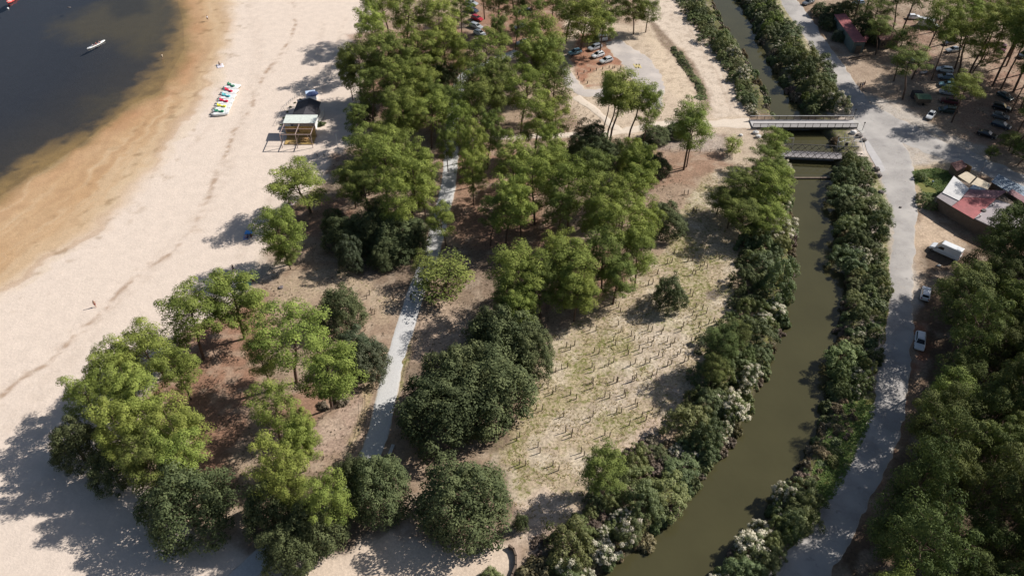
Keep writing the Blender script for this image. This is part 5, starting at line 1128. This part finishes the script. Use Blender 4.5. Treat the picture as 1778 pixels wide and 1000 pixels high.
for px_, py_, lb in ((1482,204,'slim dark post at the far corner of the footbridge end'), (1497,227,'slim dark post at the road edge below the footbridge end')):
    x0, y0 = g(px_, py_); t = thing('marker_post', lb, 'post', (x0, y0, 0)); MB().tube((0, 0, 0), (.05, 0, 2.2), .06).build('post', m_steel, t); MB().box((.05, 0, 2.25), (.35, .05, .35)).build('plate', m_steel, t)

# ---------------------------------------------------------------- buildings
def prism_roof(px_list, z, th, name, m_, parent, o=(0, 0), zs=None):
    pts = [(a-o[0], b-o[1]) for a, b in gl(px_list, z)]; zs = zs or [z]*len(pts); n = len(pts)
    return MB().add([(a, b, q) for (a, b), q in zip(pts, zs)]+[(a, b, q-th) for (a, b), q in zip(pts, zs)], [tuple(range(n)), tuple(range(n, 2*n))[::-1]]+[(i, n+i, n+(i+1) % n, (i+1) % n) for i in range(n)]).build(name, m_, parent)
def shrink(pts, k):
    cx = sum(p[0] for p in pts)/len(pts); cy = sum(p[1] for p in pts)/len(pts); return [(cx+(a-cx)*k, cy+(b-cy)*k) for a, b in pts]
def walls(px_list, z, m_, parent, o, k=.96, name='wall', top=None):
    pts = shrink([(a-o[0], b-o[1]) for a, b in gl(px_list, z)], k); return MB().prism(pts, -.1, top or z-.12).build(name, m_, parent)
def corrug(px_list, z, m_, parent, o, name='roof', n=26, amp=.06, zf=None):
    """corrugated sheet between edges p0->p1 (bottom) and p3->p2 (top); ribs run from the bottom edge to the top edge"""
    P = [Vector((a-o[0], b-o[1], z)) for a, b in gl(px_list, z)]
    if zf: 
        for q, dz in zip(P, zf): q.z += dz
    V_ = []; 
    for i in range(n*2+1):
        u = i/(n*2); dz = Vector((0, 0, amp if i % 2 else 0)); V_ += [P[0].lerp(P[1], u)+dz, P[3].lerp(P[2], u)+dz]
    F_ = [(2*i, 2*i+2, 2*i+3, 2*i+1) for i in range(n*2)]; ob = MB().add(V_, F_).build(name, m_, parent); s = ob.modifiers.new('t', 'SOLIDIFY'); s.thickness = .05; return ob
o0 = g(1640, 380); e = thing('restaurant_building', 'long low restaurant with white, red and grey roof sections beside the road', 'restaurant', (o0[0], o0[1], 0))
ZR = 3.3
walls([(1628,340),(1656,306),(1745,334),(1778,360),(1728,395),(1692,379),(1653,356)], ZR, m_wallb, e, o0, .97, top=2.85)
corrug([(1636,335),(1656,306),(1683,328),(1665,349)], ZR+.1, m_whiter, e, o0, 'white_roof', 20, .04)
prism_roof([(1627,340),(1635,334.5),(1664.5,349),(1653,356)], ZR, .08, 'grey_roof_edge', m_greyr, e, o0, [3.0, 3.35, 3.35, 3.0])
corrug([(1653,356.5),(1692,379),(1729,347),(1672,345)], ZR+.02, m_red, e, o0, 'red_roof', 24, .09, (-.3, -.3, .25, .25))
prism_roof([(1671,344),(1681,332),(1748,334),(1729,346)], ZR, .1, 'dull_red_roof', m_purp, e, o0, [3.55, 3.75, 3.75, 3.55])
prism_roof([(1692,379),(1729,346.5),(1780,362),(1810,380),(1760,410),(1728,396)], ZR, .22, 'flat_roof', m_greyr, e, o0, [3.28]*6)
prism_roof([(1681,329),(1690,322),(1712,330),(1704,333)], ZR, .1, 'blue_roof_patch', m_bluer, e, o0, [3.5]*4)
for px_, py_ in ((1724,357), (1702,376)):
    x0, y0 = g(px_, py_, 3.4); MB().tube((x0-o0[0], y0-o0[1], 3.25), (x0-o0[0], y0-o0[1], 3.85), .14).tube((x0-o0[0], y0-o0[1], 3.85), (x0-o0[0]-.5, y0-o0[1]-.3, 4.0), .12).build('vent_pipe', m_galv, e)
x0, y0 = g(1708, 366, 3.3); MB().tube((x0-o0[0], y0-o0[1], 3.28), (x0-o0[0], y0-o0[1], 3.5), .5, n=12).build('roof_fan', m_steel, e)
# front openings: doors, windows and shutters on the south-west wall
FW = [Vector((a-o0[0], b-o0[1], 0)) for a, b in gl([(1628,341),(1653,357),(1692,380)], 3.0)]
def on_wall(a, b, u, z, w_, h_, name, m_, off=.06, parent=None):
    c = a.lerp(b, u); d = (b-a).normalized(); nrm = Vector((d.y, -d.x, 0)); c2 = c+nrm*off; ob = MB().box((0, 0, 0), (w_, .08, h_)).build(name, m_, parent or e); ob.location = (c2.x, c2.y, z); ob.rotation_euler = (0, 0, math.atan2(d.y, d.x)); return ob
for u in (.25, .7): f = on_wall(FW[0], FW[1], u, 1.5, 1.3, 1.1, 'window', m_wood, -.02); on_wall(FW[0], FW[1], u, 1.5, 1.05, .85, 'pane', m_glass, .03).parent = e
for u in (.2, .5, .8): on_wall(FW[1], FW[2], u, 1.25, 1.7, 2.3, 'shutter', m_whiter if u == .5 else m_wallw, -.02)
on_wall(FW[0], FW[1], .48, 1.05, .95, 2.1, 'door', m_woodl, -.01)
# grey white side annex
t = thing('awning', 'cream canvas awnings on the back side of the restaurant', 'awning', (o0[0], o0[1], 0))
prism_roof([(1664,304),(1678,298),(1694,308),(1684,317)], 2.9, .05, 'canopy', m_awn, t, o0, [2.6, 3.0, 3.0, 2.6]); prism_roof([(1687,318),(1697,309),(1720,320),(1714,331)], 2.9, .05, 'canopy', m_awn, t, o0, [2.6, 3.0, 3.0, 2.6])
for px_, py_ in ((1666,306), (1684,318), (1714,331), (1719,321)): x0, y0 = g(px_, py_, 2.7); MB().tube((x0-o0[0], y0-o0[1], 0), (x0-o0[0], y0-o0[1], 2.7), .05).build('post', m_galv, t)
o1 = g(1750, 330); e = thing('long_shed', 'bluish sheet roofed shed behind the restaurant at the right edge', 'shed', (o1[0], o1[1], 0))
Q_ = [(1722,314),(1733,304),(1800,338),(1795,360),(1752,338)]; walls(Q_, 3.0, m_wallb, e, o1, .95)
corrug([(1721,315),(1795,358),(1802,338),(1733,304)], 3.1, m_bluer, e, o1, 'roof', 34, .06, (-.15, -.15, .2, .2))
prism_roof([(1748,335),(1757,330),(1800,356),(1800,368)], 3.3, .08, 'side_roof', m_purp, e, o1, [3.5]*4)
o1 = g(1666, 300); e = thing('kiosk', 'small brown wooden kiosk with an orange side behind the restaurant', 'kiosk', (o1[0], o1[1], 0))
Q_ = [(1651,283),(1670,279),(1679,290),(1662,297)]; walls(Q_, 2.4, m_wallb, e, o1, .9, top=2.3); prism_roof(Q_, 2.5, .12, 'roof', m_tile, e, o1, [2.4, 2.7, 2.7, 2.4])
x0, y0 = g(1679, 293, 1.2); MB().box((x0-o1[0], y0-o1[1], 1.1), (.25, 1.8, 2.2), rz=.5).build('side_panel', m_woodl, e)
x0, y0 = g(1701.5, 304); t = thing('street_lamp', 'slim white lamp post standing behind the restaurant awnings', 'street lamp', (x0, y0, 0)); MB().tube((0, 0, 0), (0, 0, 3.6), .06).build('pole', m_galv, t); MB().ball((0, 0, 3.7), .2, 8, 6).build('lamp_head', m_wht, t, True)
x0, y0 = g(1617, 322); t = thing('fountain_post', 'small blue grey post in the green grass patch', 'post', (x0, y0, 0)); MB().tube((0, 0, 0), (0, 0, 1.0), .1).build('post', m_steel, t); MB().ball((0, 0, 1.1), .25, 8, 6, (1, 1, .7)).build('cap', m_bluer, t, True)
# red roofed shed
o1 = g(1483, 92); e = thing('red_roofed_shed', 'long shed with a flat red roof and grey green walls', 'shed', (o1[0], o1[1], 0)); Q_ = [(1483.5,73.5),(1504,73),(1468,25),(1449,27)]
walls(Q_, 3.5, m_teal, e, o1, .97, top=3.3); corrug([(1483,74),(1505,73.5),(1468,24),(1448,26)], 3.5, m_red, e, o1, 'roof', 14, .05)
pts = gl([(1503,73.5),(1510,64),(1507,58),(1498,66)], 3.0); MB().add([(pts[0][0]-o1[0], pts[0][1]-o1[1], 3.1), (pts[1][0]-o1[0], pts[1][1]-o1[1], 2.6), (pts[2][0]-o1[0], pts[2][1]-o1[1], 2.6), (pts[3][0]-o1[0], pts[3][1]-o1[1], 3.1)], [(0, 1, 2, 3)]).build('side_awning', m_red, e).modifiers.new('t', 'SOLIDIFY').thickness = .06
a_, b_ = [Vector((p[0]-o1[0], p[1]-o1[1], 0)) for p in gl([(1484,74),(1504,73.5)], 3.5)]
o_ = on_wall(a_, b_, .5, 1.2, 1.6, 2.3, 'door', m_wallb, -.04)
# tiled house
o1 = g(1540, 92); e = thing('tiled_house', 'low house with a worn reddish brown tiled roof between the pines', 'house', (o1[0], o1[1], 0)); Q_ = [(1530,71),(1565,66),(1548,43),(1516,46)]
walls(Q_, 3.0, m_wallb, e, o1, .92, top=2.9); P4 = [Vector((a-o1[0], b-o1[1], 2.9)) for a, b in gl(Q_, 3.0)]; r0 = (P4[0]+P4[1])/2+Vector((0, 1.2, 1.3)); r1 = (P4[2]+P4[3])/2+Vector((0, -1.2, 1.3))
MB().add([tuple(p) for p in P4]+[tuple(r0), tuple(r1)], [(0, 1, 4), (1, 2, 5, 4), (2, 3, 5), (3, 0, 4, 5), (3, 2, 1, 0)]).build('roof', m_tile, e)
on_wall(P4[0]-Vector((0, 0, 2.9)), P4[1]-Vector((0, 0, 2.9)), .5, 1.1, 1.0, 2.1, 'door', m_wood, .0); on_wall(P4[0]-Vector((0, 0, 2.9)), P4[1]-Vector((0, 0, 2.9)), .22, 1.5, 1.0, 1.0, 'window', m_glass, -.1)
# logs and barrier in front of the red roofed shed
(ax, ay), (bx_, by_) = g(1474, 103), g(1511, 97); tag(MB().tube((ax, ay, .25), (bx_, by_, .25), .16, n=8).tube((ax+.5, ay-.9, .25), (bx_-1, by_-.9, .25), .14, n=8).build('log_barrier', m_wood), 'two long dark logs lying on sand before the red roofed shed', 'log barrier')

# ---------------------------------------------------------------- stakes, bollards, fences, bench
m_stake = mat('grey_stake_wood', (.17, .135, .10), .85, var=.25, vscale=3)
z3 = [(905,25),(925,25),(950,115),(968,110),(855,325),(820,375),(842,372),(770,430),(722,485),(745,480),(925,362),(948,360),(1070,345),(1085,355),(1008,385),(1022,400),(985,405),(948,430),(962,432),(935,530),(948,545),(965,600),(1000,610),(1020,628),(948,640),(965,660),(570,600),(580,625),(425,715),(455,720),(570,690),(582,725),(635,745),(650,765),(740,720),(720,715),(800,715),(790,735),(900,700),(890,720),(980,700),(985,725),(1055,675),(1030,685),(960,770),(940,780),(545,770),(555,790),(750,770),(720,780),(740,795),(675,815),(690,830),(615,815),(620,840),(855,780),(820,775),(885,835),(870,850),(835,800),(470,835),(445,830),(345,795),(305,800),(325,815),(985,820),(960,830),(795,850),(775,845),(730,880),(705,890),(655,885),(630,900),(545,880),(520,895),(435,905),(445,925),(280,915),(310,905),(925,870),(905,880),(840,890),(820,900),(765,940),(740,955),(660,960),(640,975),(545,975),(565,980),(440,985),(250,930)]
z4 = [(210,40),(250,55),(235,70),(435,10),(440,40),(325,75),(355,95),(560,10),(650,5),(500,85),(525,90),(600,70),(605,85),(655,120),(665,135),(715,45),(180,155),(150,150),(290,185),(440,185),(425,210),(560,165),(585,165),(690,185),(710,205),(625,230),(745,150),(780,160),(300,265),(335,270),(330,290),(500,280),(525,290),(65,290),(50,310),(160,340),(170,370),(380,370),(395,385),(65,430),(95,435),(235,435),(265,460)]
stk = [(880+a/2.942, 330+b/2.942) for a, b in z3]+[(880+a/2.942, 660+b/2.942) for a, b in z4]
sv = [MB().tube((0, 0, -.1), (.03*k, .02, 1.3+.1*k), .09, .08, 6).mesh('wooden_stake', m_stake) for k in range(3)]
for i, (a, b) in enumerate(stk): x0, y0 = g(a, b); tag(link('wooden_stake', sv[i % 3], None, (x0, y0, 0), i*.7), 'short dark wooden stake standing in the dry grass field', 'stake', 'wooden stakes planted over the dry grass field')
for i, (a, b) in enumerate([(637,519),(642,512),(645,544),(651,545)]): x0, y0 = g(a, b); tag(link('wooden_stake', sv[i % 3], None, (x0, y0, 0), i*.7), '%s dark wooden stake in the clearing left of the grey path, from the left' % nth(i+1), 'stake', 'wooden stakes in the small clearing')
for a, b, lb in ((683,521,'square brown post at the left edge of the grey path'), (714,521,'slim brown post at the shaded start of the sunlit grey path')): x0, y0 = g(a, b); tag(MB().box((x0, y0, .7), (.2, .2, 1.4)).build('wooden_post', m_wood), lb, 'post')
bol = [(330,770),(415,745),(500,725),(580,715),(665,700),(750,685),(800,690),(825,683),(905,680),(895,715),(860,755),(815,805),(775,830),(700,860),(345,820),(415,855),(460,890)]
bme = MB().tube((0, 0, 0), (0, 0, .8), .13, .12, 8).mesh('wooden_bollard', m_wood)
for i, (a, b) in enumerate(sorted(bol)): x0, y0 = g(960+a/7.69, 30+b/7.69); tag(link('wooden_bollard', bme, None, (x0, y0, 0)), '%s short brown wooden bollard round the car park island, from the left' % nth(i+1), 'bollard', 'bollards around the car park island')
def fence(pts, label, h=1.0, step=1.6, m_=m_wood, rails=(.35, .85), name='wire_fence', r=.05):
    P = gl(pts); t = thing(name, label, 'fence', (P[0][0], P[0][1], 0)); rl = MB(); c = 0
    for i in range(len(P)-1):
        d = math.hypot(P[i+1][0]-P[i][0], P[i+1][1]-P[i][1]); n = max(1, int(d/step))
        for k in range(n+(i == len(P)-2)):
            f = k/n; x = P[i][0]*(1-f)+P[i+1][0]*f-P[0][0]; y = P[i][1]*(1-f)+P[i+1][1]*f-P[0][1]; MB().tube((x, y, -.05), (x, y, h), r, r*.9, 5).build('post', m_, t)
        for z in rails: rl.tube((P[i][0]-P[0][0], P[i][1]-P[0][1], z), (P[i+1][0]-P[0][0], P[i+1][1]-P[0][1], z), .018, n=4)
    rl.build('wire', m_, t); return t
fence([(546,740),(575,714),(612,692)], 'low dark fence along the upper edge of the diamond shaped dry patch', rails=(.25,.45,.65,.85))
fence([(634,690),(633,720),(626,755),(612,786)], 'low wire fence between dry patch and grey path', .8, 2.2)
fence([(736,545),(722,590),(711,640),(701,690)], 'low wire fence along the right side of the sunlit grey path', .8, 2.4)
fence([(1146,258),(1180,263),(1215,267),(1250,265)], 'wire fence on the brown slope below the footpath by the bridge', 1.1, 2.0)
fence([(876,246),(930,246),(985,243),(1035,244)], 'low fence beside the pale footpath under the pines', 1.0, 2.6, rails=(.9,))
fence([(1130,209),(1165,206),(1200,206)], 'short wooden fence at the sandy bend above the footpath', .9, 1.8, rails=(.8,))
fence([(1062,245),(1100,250),(1143,258)], 'low brown fence behind the dark oaks by the footpath', 1.0, 2.0, rails=(.5,.9))
P_ = gl([(884,950),(892,956),(896,968),(896,984),(890,1000),(882,1020),(870,1045)]); n = len(P_); k = MB()
for i in range(n-1): a, b = Vector((*P_[i], 0)), Vector((*P_[i+1], 0)); c = (a+b)/2; d = b-a; k.box((c.x, c.y, .35), (d.length+.15, .28, .8), rz=math.atan2(d.y, d.x))
tag(k.build('curved_wall', m_wood), 'low dark curved wooden wall at the bottom edge of the photo', 'low wall')
(ax, ay), (bx_, by_) = g(683, 775), g(677, 791); t = thing('park_bench', 'pale grey bench on the shaded right edge of the path', 'bench', ((ax+bx_)/2, (ay+by_)/2, 0), math.atan2(by_-ay, bx_-ax))
MB().box((0, 0, .46), (2.0, .55, .07)).build('seat', mat('pale_bench_boards', (.50, .48, .46), .7), t, bevel=.01)
for s in (-1, 1): MB().box((s*.75, 0, .21), (.12, .48, .43)).build('leg', m_conc, t)
# painted zigzag on the car park lane (4 mm sheet above the asphalt crown)
ms = MB(); x0, y0 = g(1100, 112); x1, y1 = g(1113, 119.5); W_ = x1-x0; D_ = y0-y1
def bar(a, b, w_=.22):
    a = Vector((*a, 0)); b = Vector((*b, 0)); d = (b-a).normalized(); n_ = Vector((-d.y, d.x, 0))*w_/2; z = .115; ms.add([(*(a-n_).xy, z), (*(b-n_).xy, z), (*(b+n_).xy, z), (*(a+n_).xy, z)], [(0, 1, 2, 3)])
zz_ = [(0, 1), (.25, 0), (.45, 1), (.65, 0), (.85, 1), (1.02, 0)]
for i in range(5): bar((x0+zz_[i][0]*W_, y1+zz_[i][1]*D_), (x0+zz_[i+1][0]*W_, y1+zz_[i+1][1]*D_), .38)
o_ = ms.build('zigzag_marking', m_line); tag(o_, kind='structure')
